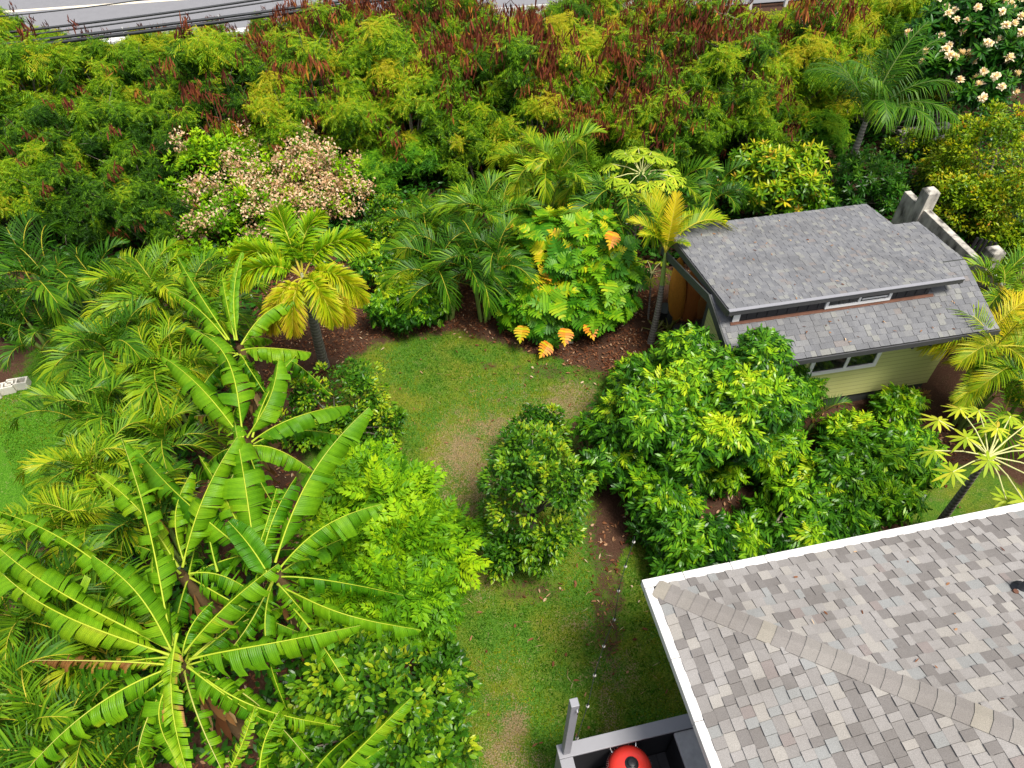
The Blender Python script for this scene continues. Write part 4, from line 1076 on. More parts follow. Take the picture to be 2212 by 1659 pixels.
MH = [(935, 480, 1.8, 1.35, 18, 'g', 'palm clump at the left end of the middle hedge'), (1010, 450, 1.9, 1.35, 18, 'g', 'palm clump under the yellow spear leaf'), (960, 570, 1.6, 1.5, 16, 'd', 'dark drooping palm clump low beside the mulch bed'),
      (1040, 560, 1.8, 1.5, 18, 'd', 'dark palm clump pressed against the left of the breadfruit tree'), (1080, 460, 1.9, 1.35, 18, 'g', 'palm clump behind the top left of the breadfruit tree'),
      (1185, 355, 2.3, 1.55, 22, 'y', 'tallest palm of the middle hedge, above the breadfruit tree'), (1265, 360, 2.1, 1.4, 18, 'g', 'palm clump between the tallest hedge palm and the papaya'),
      (1330, 440, 2.0, 1.5, 14, 'd', 'dark palm clump under the papaya crown'), (1530, 420, 1.8, 1.3, 12, 'd', 'dark palm clump between the young yellow palm and the mango tree'), (1440, 420, 1.8, 1.4, 12, 'g', 'palm clump hidden behind the young yellow palm')]
for px, py, z, L, n, tone, lb in MH:
    palm_clump(lb, px, py, z, L, n, tone)
GOLD = [frond_mesh('frond', 1.0, e0, e1, 34, .33, .014, .5, dp, M['yellowpalm'], 340 + k, tint=tn, rad=.010, curl=cv)
        for k, (e0, e1, dp, cv, tn) in enumerate(((1.3, .1, .10, 1.5, .42), (1.0, -.5, .14, 1.3, .58), (.8, -.9, .2, 1.2, .36), (.6, -1.1, .2, 1.2, .45), (.4, -1.2, .25, 1.0, .22), (1.1, -.7, .15, 1.6, .66)))]
for px, py, z, L, n, ms, lb in [(2190, 615, 2.2, 1.3, 18, ARECA['y'], 'green palm at the right edge beside the shed roof corner'), (2185, 725, 2.2, 1.4, 20, GOLD, 'golden yellow palm at the right edge before the shed wall'),
                                (2150, 815, 1.5, 1.15, 14, GOLD, 'lower yellowing palm drooping to the soil right of the shed wall'), (2215, 860, 1.6, 1.4, 14, ARECA['g'], 'green palm at the right edge above the papaya')]:
    palm_clump(lb, px, py, z, L, n, meshes=ms, group='palms beside the shed')
palm_clump('single low palm frond plant under the shed wall, between the two lychee trees', 1755, 905, .45, .85, 4, 'd', 'palms beside the shed', stems=2, spread=.08)

# wild thin palm
M['rachis_dark'] = plain('dark_palm_rachis', (.10, .14, .03), .6, .2)
WILD = [frond_mesh('frond', 1.0, e0, e1, 48, .28, .010, .2, .65, M['palm'], 360 + k, tint=.3, rad=.008, curl=1.4) for k, (e0, e1) in enumerate(((1.35, .2), (1.2, -.3), (1.0, -.6), (1.25, -.8)))]
c = at(1870, 262, 2.2); f = np.array([c[0], c[1], 0])
t = thing('wild_palm', 'thin dark feather palm standing wild left of the white-flowered tree', 'palm', f)
mb = MB(); tube(mb, [f + [0, 0, -.03], f + [.02, 0, 1.1], f + [0, 0, 2.2]], [.12, .10, .07], 8, 0, .5); part('trunk', mb, [M['ring']], t, f, True)
for w_ in WILD: w_.materials[1] = M['rachis_dark']
for k in range(13):
    link('frond', WILD[k % 4], t, (0, 0, 2.15), (0, 0, k * 2.4 + .3), random.uniform(2.2, 2.9))

# foxtail palm
fp = np.array(at(700, 790, 0)); hd = at(657, 612, 2.9)
t = thing('foxtail_palm', 'foxtail palm with bushy golden green plumes and ringed grey trunk', 'palm', fp)
pts = [fp + (hd - fp) * k / 8 + [0, 0, 0] for k in range(9)]; pts = np.array(pts); pts[0][2] = -.03
mb = MB(); tube(mb, pts[:8], np.interp(np.arange(8), [0, 1, 7], [.135, .115, .085]), 12); part('trunk', mb, [M['ring']], t, fp, True)
mb = MB(); tube(mb, [pts[6], pts[7], hd, hd + [0, 0, .25]], [.088, .09, .07, .02], 10); part('crownshaft', mb, [plain('pale_crownshaft', (.36, .37, .28), .5, .3, var=.25, scale=6)], t, fp, True)
FOX = [frond_mesh('frond', 1.0, e0, e1, 150, .25, .027, .5, dp, M['foxtail'], 380 + k, plume=True, tint=tn, rad=.016, t0=.22, curl=cv, sweep=(1.2, .7))
       for k, (e0, e1, dp, cv, tn) in enumerate(((1.25, -.5, .18, 1.7, .36), (1.0, -1.1, .22, 1.4, .42), (.75, -1.45, .28, 1.1, .56), (.5, -1.5, .32, .9, .68)))]
for az, k, L in ((112, 0, 1.6), (62, 0, 1.45), (25, 1, 1.6), (168, 1, 1.55), (-18, 2, 1.5), (-55, 2, 1.5), (205, 1, 1.5), (240, 3, 1.35), (-95, 3, 1.3), (140, 2, 1.3), (-35, 3, 1.4)):
    link('frond', FOX[k], t, hd - fp + [0, 0, .12], (random.uniform(-.08, .08), 0, R(az)), L)

# young yellow palm beside the shed
fp = np.array(at(1405, 742, 0)); hd = at(1437, 545, 2.3)
t = thing('young_palm', 'young yellow palm with slim trunk, one frond arching over the shed roof', 'palm', fp)
ts = np.linspace(0, 1, 10)[:, None]; pts = fp + (hd - fp) * ts + np.array([.05, 0, 0]) * np.sin(ts * 3.1); pts[0][2] = -.03
mb = MB(); tube(mb, pts[:7], np.linspace(.085, .055, 7), 10); part('trunk', mb, [M['ring']], t, fp, True)
mb = MB(); tube(mb, pts[6:], [.056, .05, .042, .025], 10); part('crownshaft', mb, [M['cshaft']], t, fp, True)
YP = [frond_mesh('frond', 1.0, e0, e1, 52, .30, .016, .75, dp, M['yellowpalm'], 420 + k, tint=tn, rad=.014, t0=.22, curl=cv)
      for k, (e0, e1, dp, cv, tn) in enumerate(((1.5, 1.0, .08, 1.3, .62), (1.3, .6, .12, 1.3, .45), (1.0, -1.35, .3, 1.3, .42), (1.2, 0, .2, 1.4, .35)))]
for az, k, L in ((80, 0, 1.25), (140, 1, 1.35), (110, 1, 1.3), (12, 2, 1.9), (175, 3, 1.2), (200, 3, 1.0), (40, 3, 1.0), (-60, 3, .8)):
    link('frond', YP[k], t, hd - fp, (0, 0, R(az)), L)

# ------------------------------------------------------------------ banana plants
def banana_leaf(parent, base0, b, t, w, arch, tear=.5, tone=.5, dry=0., seed=0, fold=-.5, twist=0.):
    r = np.random.default_rng(seed)
    b, t = np.asarray(b, float), np.asarray(t, float); L = np.linalg.norm(t - b)
    n = 60; s = np.linspace(0, 1, n)
    mid = b + (t - b) * s[:, None] + UP * (arch * L * 4 * (s * (1 - s)) ** 1.0 * (1 - .25 * s))[:, None]
    latw = unit(np.cross(t - b, UP))
    mid = mid + latw * (r.normal(0, .065) * L * np.sin(s * math.pi))[:, None]
    T = unit(np.gradient(mid, axis=0)); S = unit(np.cross(T, UP)); N = np.cross(S, T)
    if twist:
        S, N = S * math.cos(twist) + N * math.sin(twist), N * math.cos(twist) - S * math.sin(twist)
    at_s = lambda a, x: np.stack([np.interp(x, s, a[:, k]) for k in range(3)], -1)
    prof = lambda x: w / 2 * np.clip((x - .06) / .16, 0, 1) ** .55 * np.clip((1.005 - x) / .30, 0, 1) ** .5
    mb = MB()
    for sg in (-1, 1):
        x = .06
        while x < .995:
            dx = min(r.exponential(.05 * (1 - tear) + .006) + .011, .2) if r.random() < .72 else r.uniform(.06, .16) * (1.25 - tear)
            x1 = min(x + dx, 1.0)
            phi = fold + r.normal(0, .32 * (.4 + tear)) + (-.35 * r.random() if r.random() < tear * .6 else 0)
            shr = 1 - tear * .42 * r.random() ** 1.6
            gap = min(.35, .10 * tear + .04)
            na = max(2, int((x1 - x) / .022) + 1); xs = np.linspace(x, x1, na); us = np.array([0, .3, .65, 1.0])
            xm = (x + x1) / 2
            XS = np.repeat(xs[:, None], 4, 1); US = np.repeat(us[None], na, 0)
            XS2 = XS + (xm - XS) * US * gap + US * .035                 # slightly forward veins, narrowing outward
            hw = prof(np.clip(XS + .012, 0, .999)) * shr
            ph = phi - (.75 + .5 * (r.random() - .5)) * US ** 2 * (.5 + tear * .7)
            P = at_s(mid, np.clip(XS2, 0, 1).ravel()); Sx = at_s(S, XS.ravel()); Nx = at_s(N, XS.ravel())
            rr = (US * hw).ravel()
            P = P + sg * Sx * (rr * np.cos(ph.ravel()))[:, None] + Nx * (rr * np.sin(ph.ravel()))[:, None]
            P = P + Nx * (.006 * np.sin(XS.ravel() * 55) * US.ravel())[:, None]
            i, j = np.meshgrid(np.arange(na - 1), np.arange(3), indexing='ij')
            q = np.stack([i * 4 + j, i * 4 + j + 1, (i + 1) * 4 + j + 1, (i + 1) * 4 + j], -1).reshape(-1, 4)
            edge = np.where(US > .95, (r.random() * .25 + (.35 if r.random() < .12 else 0)) * tear, 0)
            tt = tone - .03 + r.normal(0, .06) + .07 * (US < .2) + edge + dry * (.25 + .6 * XS + .2 * r.random())
            mb.add(P, q, 0, np.clip(tt.ravel(), 0, 1), (XS * L).ravel())
            x = x1 + (.0015 if tear < .4 else .003)
    me = mb.mesh('leaf', [M['banana']], base0, True)
    lf = link('leaf', me, parent)
    mr = MB(); tube(mr, mid + N * .008, np.interp(s, [0, .1, 1], [.022, .0115, .002]), 6, 0, np.clip(.35 + .3 * s + dry * .5, 0, 1), .75)
    link('midrib', mr.mesh('midrib', [M['midrib']], base0, True), lf)
def banana(label, center, z, leaves, seed=0, lean=(0, 0), r0=.13, low=5):
    c = at(*center, z)
    f = np.array([c[0] + lean[0], c[1] + lean[1], -.03])
    t = thing('banana_plant', label, 'banana plant', f, 'banana plants')
    ts = np.linspace(0, 1, 9)[:, None]
    mb = MB(); tube(mb, f + (c - f) * ts + np.array([.05, .03, 0]) * np.sin(ts * 5 + seed), np.interp(ts[:, 0], [0, .5, 1], [r0, r0 * .8, r0 * .5]), 12)
    part('pseudostem', mb, [M['sheath']], t, f, True)
    r = np.random.default_rng(seed + 77)
    mb = MB(); k = 26                                     # dried leaf skirts hanging along the stem
    zz = r.uniform(.35, .92, k); a = r.uniform(0, 6.28, k)
    p = f + (c - f) * zz[:, None] + np.stack([np.cos(a), np.sin(a), 0 * a], -1) * r0 * .8
    d = unit(np.stack([np.cos(a) * .45, np.sin(a) * .45, -1 + 0 * a], -1)); scatter(mb, BLADE, p, d, np.stack([np.cos(a), np.sin(a), 0 * a], -1), r.uniform(.3, .7, k), r.random(k), 0, r.uniform(.05, .11, k))
    part('dried_leaves', mb, [M['dry']], t, f)
    for k, lf in enumerate(leaves):
        (bx, by, tx, ty, zb, zt, w, arch, *o) = lf
        kw = o[0] if o else {}
        B = at(bx, by, zb); Tp = at(tx, ty, zt)
        B = B * .45 + (c + [0, 0, .05]) * .55 if kw.get('pull') else B
        kw = {a: v for a, v in kw.items() if a != 'pull'}
        banana_leaf(t, f, B, Tp, w * 1.08, arch * 1.25 + .02, seed=seed * 100 + k, **kw)
    for k in range(low):                               # older, lower leaves bending down
        a = k * 2.4 + seed; L = r.uniform(1.2, 1.7)
        banana_leaf(t, f, c + [0, 0, -.15], c + [L * math.cos(a), L * math.sin(a), -r.uniform(.7, 1.3)], r.uniform(.38, .5), .16, tear=r.uniform(.6, .95), tone=r.uniform(.28, .45), dry=r.choice([0, 0, .35]), seed=seed * 100 + 50 + k)
    return t
D = dict
banana('largest banana plant, star of long leaves at the lower left', (388, 1430), 3.0, [
    (380, 1420, -45, 1180, 3.0, 3.1, .62, .06, D(tear=.55, tone=.62)), (372, 1405, -60, 1125, 3.0, 3.3, .62, .07, D(tear=.75, tone=.60, twist=.15)), (340, 1330, -30, 1098, 3.1, 3.5, .55, .07, D(tear=.8, tone=.6)),
    (378, 1420, 200, 1200, 3.1, 3.9, .66, .05, D(tear=.5, tone=.66)), (372, 1395, 263, 948, 3.1, 4.0, .58, .05, D(tear=.75, tone=.58)),
    (400, 1410, 602, 1218, 3.1, 3.7, .56, .05, D(tear=.45, tone=.66)), (410, 1425, 778, 1352, 3.0, 2.9, .60, .09, D(tear=.65, tone=.56)),
    (405, 1440, 576, 1560, 3.0, 2.6, .60, .07, D(tear=.55, tone=.54)), (395, 1445, 395, 1660, 3.0, 2.3, .46, .12, D(tear=.4, tone=.66)),
    (383, 1370, 412, 1690, 3.4, 3.0, .24, .05, D(tear=.7, tone=.74, fold=.9)), (378, 1440, 45, 1680, 3.0, 2.5, .58, .10, D(tear=.8, tone=.58, dry=.12)),
    (375, 1438, 57, 1428, 3.0, 2.6, .26, .06, D(tear=1., tone=.62, dry=.55)), (370, 1420, 140, 1425, 2.9, 2.3, .46, .10, D(tear=.6, tone=.48)),
    (410, 1440, 735, 1570, 2.9, 2.2, .46, .12, D(tear=.8, tone=.6, dry=.06)), (392, 1430, 460, 1300, 3.0, 3.2, .40, .12, D(tear=.7, tone=.5)), (390, 1445, 300, 1560, 2.8, 2.0, .50, .12, D(tear=.5, tone=.45)),
    (385, 1400, 330, 1200, 3.0, 3.3, .5, .1, D(tear=.6, tone=.5))], seed=1, low=9)
banana('middle banana plant above the yard, with smooth upright leaves', (530, 955), 2.8, [
    (520, 945, 350, 770, 2.9, 3.3, .56, .07, D(tear=.3, tone=.62)), (525, 945, 400, 706, 2.9, 3.3, .60, .10, D(tear=.45, tone=.56, dry=.04)), (535, 945, 602, 775, 2.9, 3.6, .46, .04, D(tear=.12, tone=.68)),
    (545, 945, 640, 768, 2.9, 3.2, .36, .05, D(tear=.45, tone=.5, twist=-.4)), (545, 955, 755, 876, 2.9, 2.7, .44, .14, D(tear=.25, tone=.58, twist=.4)), (540, 965, 676, 1018, 2.8, 2.3, .42, .14, D(tear=.25, tone=.5, twist=.3)),
    (520, 950, 420, 900, 2.8, 2.4, .4, .1, D(tear=.7, tone=.5, dry=.5))], seed=2)
banana('uppermost banana plant beside the foxtail palm', (512, 752), 2.7, [
    (495, 735, 383, 555, 2.8, 3.3, .50, .05, D(tear=.5, tone=.58)), (490, 735, 362, 628, 2.8, 3.0, .48, .06, D(tear=.5, tone=.54)), (508, 735, 480, 598, 2.8, 3.3, .42, .04, D(tear=.35, tone=.60)), (512, 735, 524, 545, 2.8, 3.8, .16, .03, D(tear=.2, tone=.72, fold=.6)),
    (522, 745, 655, 640, 2.8, 3.0, .44, .07, D(tear=.4, tone=.54, twist=.25)), (522, 758, 672, 762, 2.8, 2.5, .46, .14, D(tear=.4, tone=.64, twist=.35)), (500, 750, 438, 722, 2.8, 2.7, .38, .16, D(tear=.4, tone=.5)), (518, 765, 565, 845, 2.7, 2.0, .42, .10, D(tear=.35, tone=.48))], seed=3)
banana('banana plant rising between the two long leaves, right of the largest one', (588, 1235), 2.9, [
    (595, 1215, 797, 880, 3.0, 3.8, .60, .04, D(tear=.28, tone=.60)), (600, 1235, 825, 1090, 3.0, 3.3, .56, .08, D(tear=.5, tone=.52, twist=.2)), (555, 1225, 508, 918, 3.0, 3.8, .62, .03, D(tear=.3, tone=.56)),
    (545, 1225, 598, 1055, 2.9, 3.4, .50, .05, D(tear=.7, tone=.54)), (560, 1240, 430, 985, 2.9, 3.3, .44, .05, D(tear=.6, tone=.66)), (600, 1262, 684, 1358, 2.9, 2.3, .42, .14, D(tear=.6, tone=.62)),
    (610, 1270, 910, 1362, 2.8, 2.5, .40, .12, D(tear=.35, tone=.64)), (585, 1250, 493, 1126, 3.0, 3.4, .30, .02, D(tear=.05, tone=.40, fold=.7)), (575, 1230, 293, 968, 2.8, 3.0, .52, .07, D(tear=.55, tone=.48)),
    (560, 1240, 640, 1030, 2.9, 3.4, .46, .05, D(tear=.5, tone=.5)), (620, 1300, 782, 1536, 2.6, 2.2, .42, .10, D(tear=.75, tone=.58)), (470, 1235, 455, 1040, 2.7, 3.1, .5, .06, D(tear=.6, tone=.46))], seed=4)
banana('banana plant behind the largest one, with tall narrow leaves', (400, 1235), 2.8, [
    (395, 1225, 512, 945, 2.9, 3.8, .58, .04, D(tear=.45, tone=.6)), (385, 1225, 207, 1022, 2.9, 3.6, .46, .04, D(tear=.5, tone=.70)), (390, 1240, 290, 1180, 2.8, 2.6, .42, .12, D(tear=.7, tone=.5)), (410, 1240, 560, 1290, 2.8, 2.4, .46, .12, D(tear=.7, tone=.5)), (400, 1220, 415, 1020, 2.8, 3.2, .4, .05, D(tear=.5, tone=.68))], seed=6)
banana('cut-off banana plant at the bottom edge with a yellow new leaf', (625, 1745), 2.3, [
    (490, 1680, 551, 1526, 2.4, 2.9, .18, .02, D(tear=.8, tone=.72, fold=.5)), (560, 1690, 604, 1536, 2.4, 2.9, .36, .03, D(tear=.75, tone=.62)), (700, 1700, 888, 1508, 2.4, 3.2, .34, .03, D(tear=.4, tone=.64)),
    (720, 1690, 830, 1613, 2.4, 2.6, .26, .05, D(tear=.4, tone=.5)), (330, 1700, 300, 1628, 2.4, 2.8, .3, .03, D(tear=.6, tone=.6)), (600, 1740, 470, 1830, 2.4, 2.2, .5, .1)], seed=5)

# ------------------------------------------------------------------ garden trees and bushes
def cit(**k):
    kw = D(per_m2=6.5, rc=.18, leaves=60, L=.088, W=.044, top=.48, vari=.15); kw.update(k)
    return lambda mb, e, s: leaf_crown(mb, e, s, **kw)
def lych(**k):
    kw = D(heads=2.7, rh=.27, per_m2=17, scale=1.0, base=.30, top=.50, headvar=.13); kw.update(k)
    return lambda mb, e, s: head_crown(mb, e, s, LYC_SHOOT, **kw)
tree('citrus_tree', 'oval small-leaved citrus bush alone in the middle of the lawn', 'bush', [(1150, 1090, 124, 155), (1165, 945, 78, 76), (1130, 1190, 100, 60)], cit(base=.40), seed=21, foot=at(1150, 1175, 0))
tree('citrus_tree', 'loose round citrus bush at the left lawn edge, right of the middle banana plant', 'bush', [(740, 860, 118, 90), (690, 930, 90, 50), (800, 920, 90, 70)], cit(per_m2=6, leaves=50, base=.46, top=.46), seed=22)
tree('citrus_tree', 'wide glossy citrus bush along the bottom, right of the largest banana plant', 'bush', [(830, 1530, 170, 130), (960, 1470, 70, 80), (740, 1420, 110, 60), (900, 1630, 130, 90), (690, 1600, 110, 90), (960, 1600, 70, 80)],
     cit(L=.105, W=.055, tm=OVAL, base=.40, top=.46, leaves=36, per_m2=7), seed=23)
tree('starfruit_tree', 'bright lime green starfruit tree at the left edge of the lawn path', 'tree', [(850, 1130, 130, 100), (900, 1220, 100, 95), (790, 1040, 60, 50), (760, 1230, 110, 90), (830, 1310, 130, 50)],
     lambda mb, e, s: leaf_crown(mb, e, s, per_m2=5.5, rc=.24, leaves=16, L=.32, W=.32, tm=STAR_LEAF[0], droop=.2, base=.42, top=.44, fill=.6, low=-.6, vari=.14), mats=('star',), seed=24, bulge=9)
tree('lychee_tree', 'largest lychee tree, lime-tipped and domed, before the shed', 'tree', [(1500, 900, 195, 125), (1340, 970, 98, 98), (1630, 870, 105, 88), (1505, 775, 66, 54, 0, 2.2), (1580, 830, 62, 50, 0, 2.3), (1640, 778, 20, 38, 0, 2.7), (1675, 868, 58, 54, 0, 2.2), (1500, 860, 100, 80, 0, 1.9), (1600, 910, 100, 80, 0, 1.9), (1420, 900, 90, 80, 0, 1.7), (1530, 960, 100, 70, 0, 1.6), (1400, 850, 82, 70), (1420, 1070, 98, 78), (1640, 985, 78, 62), (1372, 822, 45, 36), (1540, 1000, 70, 52), (1705, 850, 48, 52)],
     lych(), trunk_mat='twig', mats=('lychee',), seed=25, foot=at(1500, 1090, 0), r0=.09, nl=30)
tree('lychee_tree', 'right-hand lychee tree below the shed window, next to the papaya', 'tree', [(1890, 1010, 118, 78), (1960, 990, 62, 52), (1800, 1045, 80, 72), (1938, 885, 20, 28), (1830, 945, 50, 40), (1900, 1085, 85, 52)],
     lych(base=.32), trunk_mat='twig', mats=('lychee',), seed=26, r0=.08, nl=26)
tree('lychee_tree', 'low dark lychee tree with drooping leaves against the house roof edge', 'tree', [(1700, 1110, 105, 70), (1560, 1195, 110, 55), (1470, 1190, 50, 60), (1790, 1130, 90, 60), (1680, 1200, 110, 50)],
     lych(base=.24, top=.40, heads=2.0), trunk_mat='twig', mats=('lychee',), seed=27, r0=.07, nl=30)
tree('lychee_shrub', 'rounded glossy shrub on the mulch between foxtail palm and dark palms', 'shrub', [(880, 660, 82, 62), (850, 580, 70, 60), (930, 640, 45, 50)],
     lych(base=.36, rh=.24, scale=.8, heads=5), mats=('lychee',), seed=28)
tree('mixed_shrub', 'small dark shrub with orange flowers behind the foxtail palm', 'shrub', [(840, 470, 60, 50), (800, 430, 60, 40), (880, 510, 40, 40), (790, 520, 50, 40)],
     cit(base=.42, leaves=45), seed=29,
     extra=lambda t, f, e, C, O: part('blossom', (lambda m: (scatter(m, OVAL, np.repeat(C[::9], 8, 0) + rng.normal(0, .05, (len(C[::9]) * 8, 3)), rng.normal(0, 1, (len(C[::9]) * 8, 3)), rng.normal(0, .4, (len(C[::9]) * 8, 3)) + UP, .08, .93, 0, .05), m)[1])(MB()), [M['bread']], t, f))
def blossom(frac, kcl, mat, L, W, spread_, sel=None, seed=3):
    def fn(t, f, ells, C, O):
        r = np.random.default_rng(seed); idx = r.permutation(len(C))[:int(len(C) * frac)]
        if sel is not None: idx = [i for i in range(len(C)) if sel(C[i], r)]
        Cs, Os = C[idx], O[idx]; k = len(Cs) * kcl; m = MB()
        p = np.repeat(Cs + Os * .10, kcl, 0) + r.normal(0, spread_, (k, 3))
        scatter(m, OVAL, p, unit(r.normal(0, 1, (k, 3))), unit(r.normal(0, .6, (k, 3)) + UP), L, r.random(k), 0, W)
        part('blossom', m, [M[mat]], t, f)
    return fn
_cx = at(650, 370, 1.5)
tree('blossom_tree', 'light tree covered in dried tan-pink blossom at the thicket edge', 'tree', [(470, 400, 90, 85), (590, 340, 95, 75), (690, 400, 75, 75), (420, 300, 55, 45), (560, 460, 110, 60), (715, 290, 45, 36), (470, 520, 90, 50), (610, 420, 80, 60), (640, 270, 60, 38), (560, 285, 55, 40)],
     cit(L=.12, W=.06, base=.50, top=.44, leaves=30, per_m2=6, vari=.17, fill=.2), seed=30, nl=44, trunk_mat='twig', mats=('star',), bulge=9, inset=.0,
     extra=blossom(.34, 110, 'blush', .085, .05, .13, sel=lambda c, r: r.random() < np.interp(c[0] - _cx[0], [-2.6, -1.2, -.3, .8], [.12, .30, .58, .62])))
tree('green_shrub', 'pale green shrub with a red bloom at the foot of the tan-blossomed tree', 'shrub', [(450, 580, 90, 50), (380, 560, 60, 40), (560, 560, 60, 50)], cit(L=.11, W=.055, base=.55, leaves=34), mats=('star',), seed=31)
tree('mango_tree', 'round mango tree with whorled light green leaves behind the shed roof', 'tree', [(1680, 395, 120, 90), (1690, 305, 70, 62), (1620, 410, 66, 66), (1740, 420, 60, 56)],
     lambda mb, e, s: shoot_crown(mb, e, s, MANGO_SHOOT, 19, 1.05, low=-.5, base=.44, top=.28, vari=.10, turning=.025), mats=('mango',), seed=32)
tree('strap_leaf_bush', 'dark glossy bush with narrow leaves between the mango tree and the concrete wall', 'bush', [(1870, 390, 85, 70), (1830, 430, 60, 40), (1920, 420, 50, 50)],
     lambda mb, e, s: shoot_crown(mb, e, s, STRAP_SHOOT, 24, 1.15, low=-.5, base=.42, top=.2), mats=('strap',), seed=33)
tree('golden_hedge_bush', 'yellow-green small-leaved bush beyond the concrete wall', 'bush', [(2130, 350, 110, 110), (2100, 450, 90, 70), (2190, 440, 80, 100), (2040, 380, 60, 45), (2180, 520, 60, 50)],
     cit(L=.10, W=.05, base=.52, top=.46, leaves=52, per_m2=7, rc=.22, vari=.13), mats=('hedge',), seed=34, nl=20)
def plum_extra(t, f, ells, C, O):
    r = np.random.default_rng(8); idx = [i for i in r.permutation(len(C)) if O[i, 2] > -.2 and O[i, 1] < .5]
    for i in idx[:90]:
        m = MB(); scatter(m, FLOWER[i % 2], [C[i] + O[i] * .24 + [0, 0, .16]], [unit(O[i] + UP * .5)], [unit(r.normal(0, 1, 3))], r.uniform(1.0, 1.4), .6, axis='z')
        part('flower_head', m, [M['petal']], t, f)
tree('plumeria_tree', 'dark plumeria tree dotted with white flower heads in the top right corner', 'tree', [(2090, 95, 115, 100, 0, 3.0), (2020, 75, 62, 62, 0, 3.2), (2170, 150, 70, 70, 0, 2.8), (2110, 205, 66, 36, 0, 2.3), (2200, 40, 80, 80, 0, 3.3), (2020, 150, 46, 44, 0, 2.7), (2060, 20, 70, 50, 0, 3.6)],
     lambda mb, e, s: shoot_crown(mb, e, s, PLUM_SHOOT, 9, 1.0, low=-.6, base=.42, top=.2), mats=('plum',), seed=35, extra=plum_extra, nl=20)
tree('weedy_bush', 'dull green bush in shade below the wild palm', 'bush', [(2000, 225, 80, 45), (1985, 312, 85, 26), (1785, 230, 60, 50)], cit(base=.36, leaves=50), mats=('hedge',), seed=36)
tree('ti_plant', 'bronze-leaved ti plant on the soil against the shed wall', 'plant', [(1980, 862, 26, 22)], lambda mb, e, s: shoot_crown(mb, e, s, STRAP_SHOOT, 30, 1.3, base=.5), mats=('ti',), seed=38, r0=.02, nl=5)
tree('yellow_flowered_shrub', 'small dark shrub with yellow blooms beside the lone left palm', 'shrub', [(20, 700, 40, 45), (0, 640, 50, 40)], cit(base=.3, leaves=50), seed=39)
c = at(1436, 708, .12); f = np.array([c[0], c[1], 0])
t = thing('bromeliad', 'spiky pale bromeliad on the soil beside the young palm trunk', 'plant', f)
for k in range(3):
    m = MB(); scatter(m, shoot(BLADE, 18, 1.2, .1, .42, .04, 70 + k, .2), [f + [random.uniform(-.2, .2), random.uniform(-.15, .15), .03]], [UP], [(1, 0, 0)], 1.0, .6, axis='z'); part('leaf_rosette', m, [M['brom']], t, f)

# breadfruit
def bread_leaf():
    V, F = [], []
    z = lambda x, y: .18 * abs(y) - .30 * x * x
    def poly(pts):
        b0 = len(V); V.extend((x, y, z(x, y)) for x, y in pts); F.extend((b0, b0 + k, b0 + k + 1) for k in range(1, len(pts) - 1))
    for sg in (1, -1):
        for k in range(6):
            a, b = .08 + k * .135, .08 + k * .135 + .135; wv = (.34, .45, .48, .43, .33, .20)[k]
            pts = [(a + .02, 0), (b + .01, 0), (b + .012, wv * .50), (b + .05, wv * .84), (b + .06, wv), (a + .095, wv * .90), (a + .03, wv * .50)]
            pts = [(x, y * sg) for x, y in pts]
            poly(pts if sg > 0 else pts[::-1])
        b0 = len(V); V.extend([(.86, 0, z(.86, 0)), (1.10, 0, z(1.1, 0)), (.95, .10 * sg, z(.95, .1))]); F.append((b0, b0 + 1, b0 + 2) if sg > 0 else (b0, b0 + 2, b0 + 1))
    return T_(V, F)
BREAD = bread_leaf()
BREAD_SHOOT = [shoot(BREAD, 7, .75, -.45, .52, .52, s + 60, .24, .05) for s in range(3)]
def bread(mb, e, s):
    return shoot_crown(mb, e, s, BREAD_SHOOT, 8.5, 1.0, low=-.75, base=.47, top=.16, vari=.09, turning=.02, jit=.2)
def breadfruit_extra(t, f, ells, C, O):            # the turning leaves, where the photograph shows them
    r = np.random.default_rng(4)
    q = C - _C; dep = q @ _F; PX, PY = 1106 + FPX * q[:, 0] / dep, 829.5 + FPX * (q @ _D) / dep
    for x, y, tn in ((1232, 425, .88), (1236, 440, .94), (1205, 512, .93), (1226, 520, .95), (1345, 480, .95), (1157, 683, .84), (1208, 694, .93), (1250, 700, .95), (1212, 748, .92), (1128, 548, .86), (1300, 590, .83), (1140, 620, .84)):
        i = int(np.argmin(np.hypot(PX - x, PY - y) + 40 * (O[:, 1] > .2)))
        m = MB(); p = C[i] + O[i] * .22 + [0, -.05, .06]; scatter(m, BREAD, [p], [unit([O[i, 0] + r.normal(0, .4), O[i, 1] - .5, -.25])], [unit(O[i] + UP)], .40, tn, 0)
        part('turning_leaf', m, [M['bread']], t, f, label='yellow and orange old leaf')
tree('breadfruit_tree', 'breadfruit tree with big lobed leaves, some turned yellow and orange', 'tree', [(1225, 560, 148, 120), (1225, 440, 110, 66), (1180, 660, 105, 75), (1300, 620, 80, 90), (1130, 600, 60, 70)],
     bread, mats=('bread',), seed=40, extra=breadfruit_extra, foot=at(1230, 745, 0), r0=.09, nl=30)

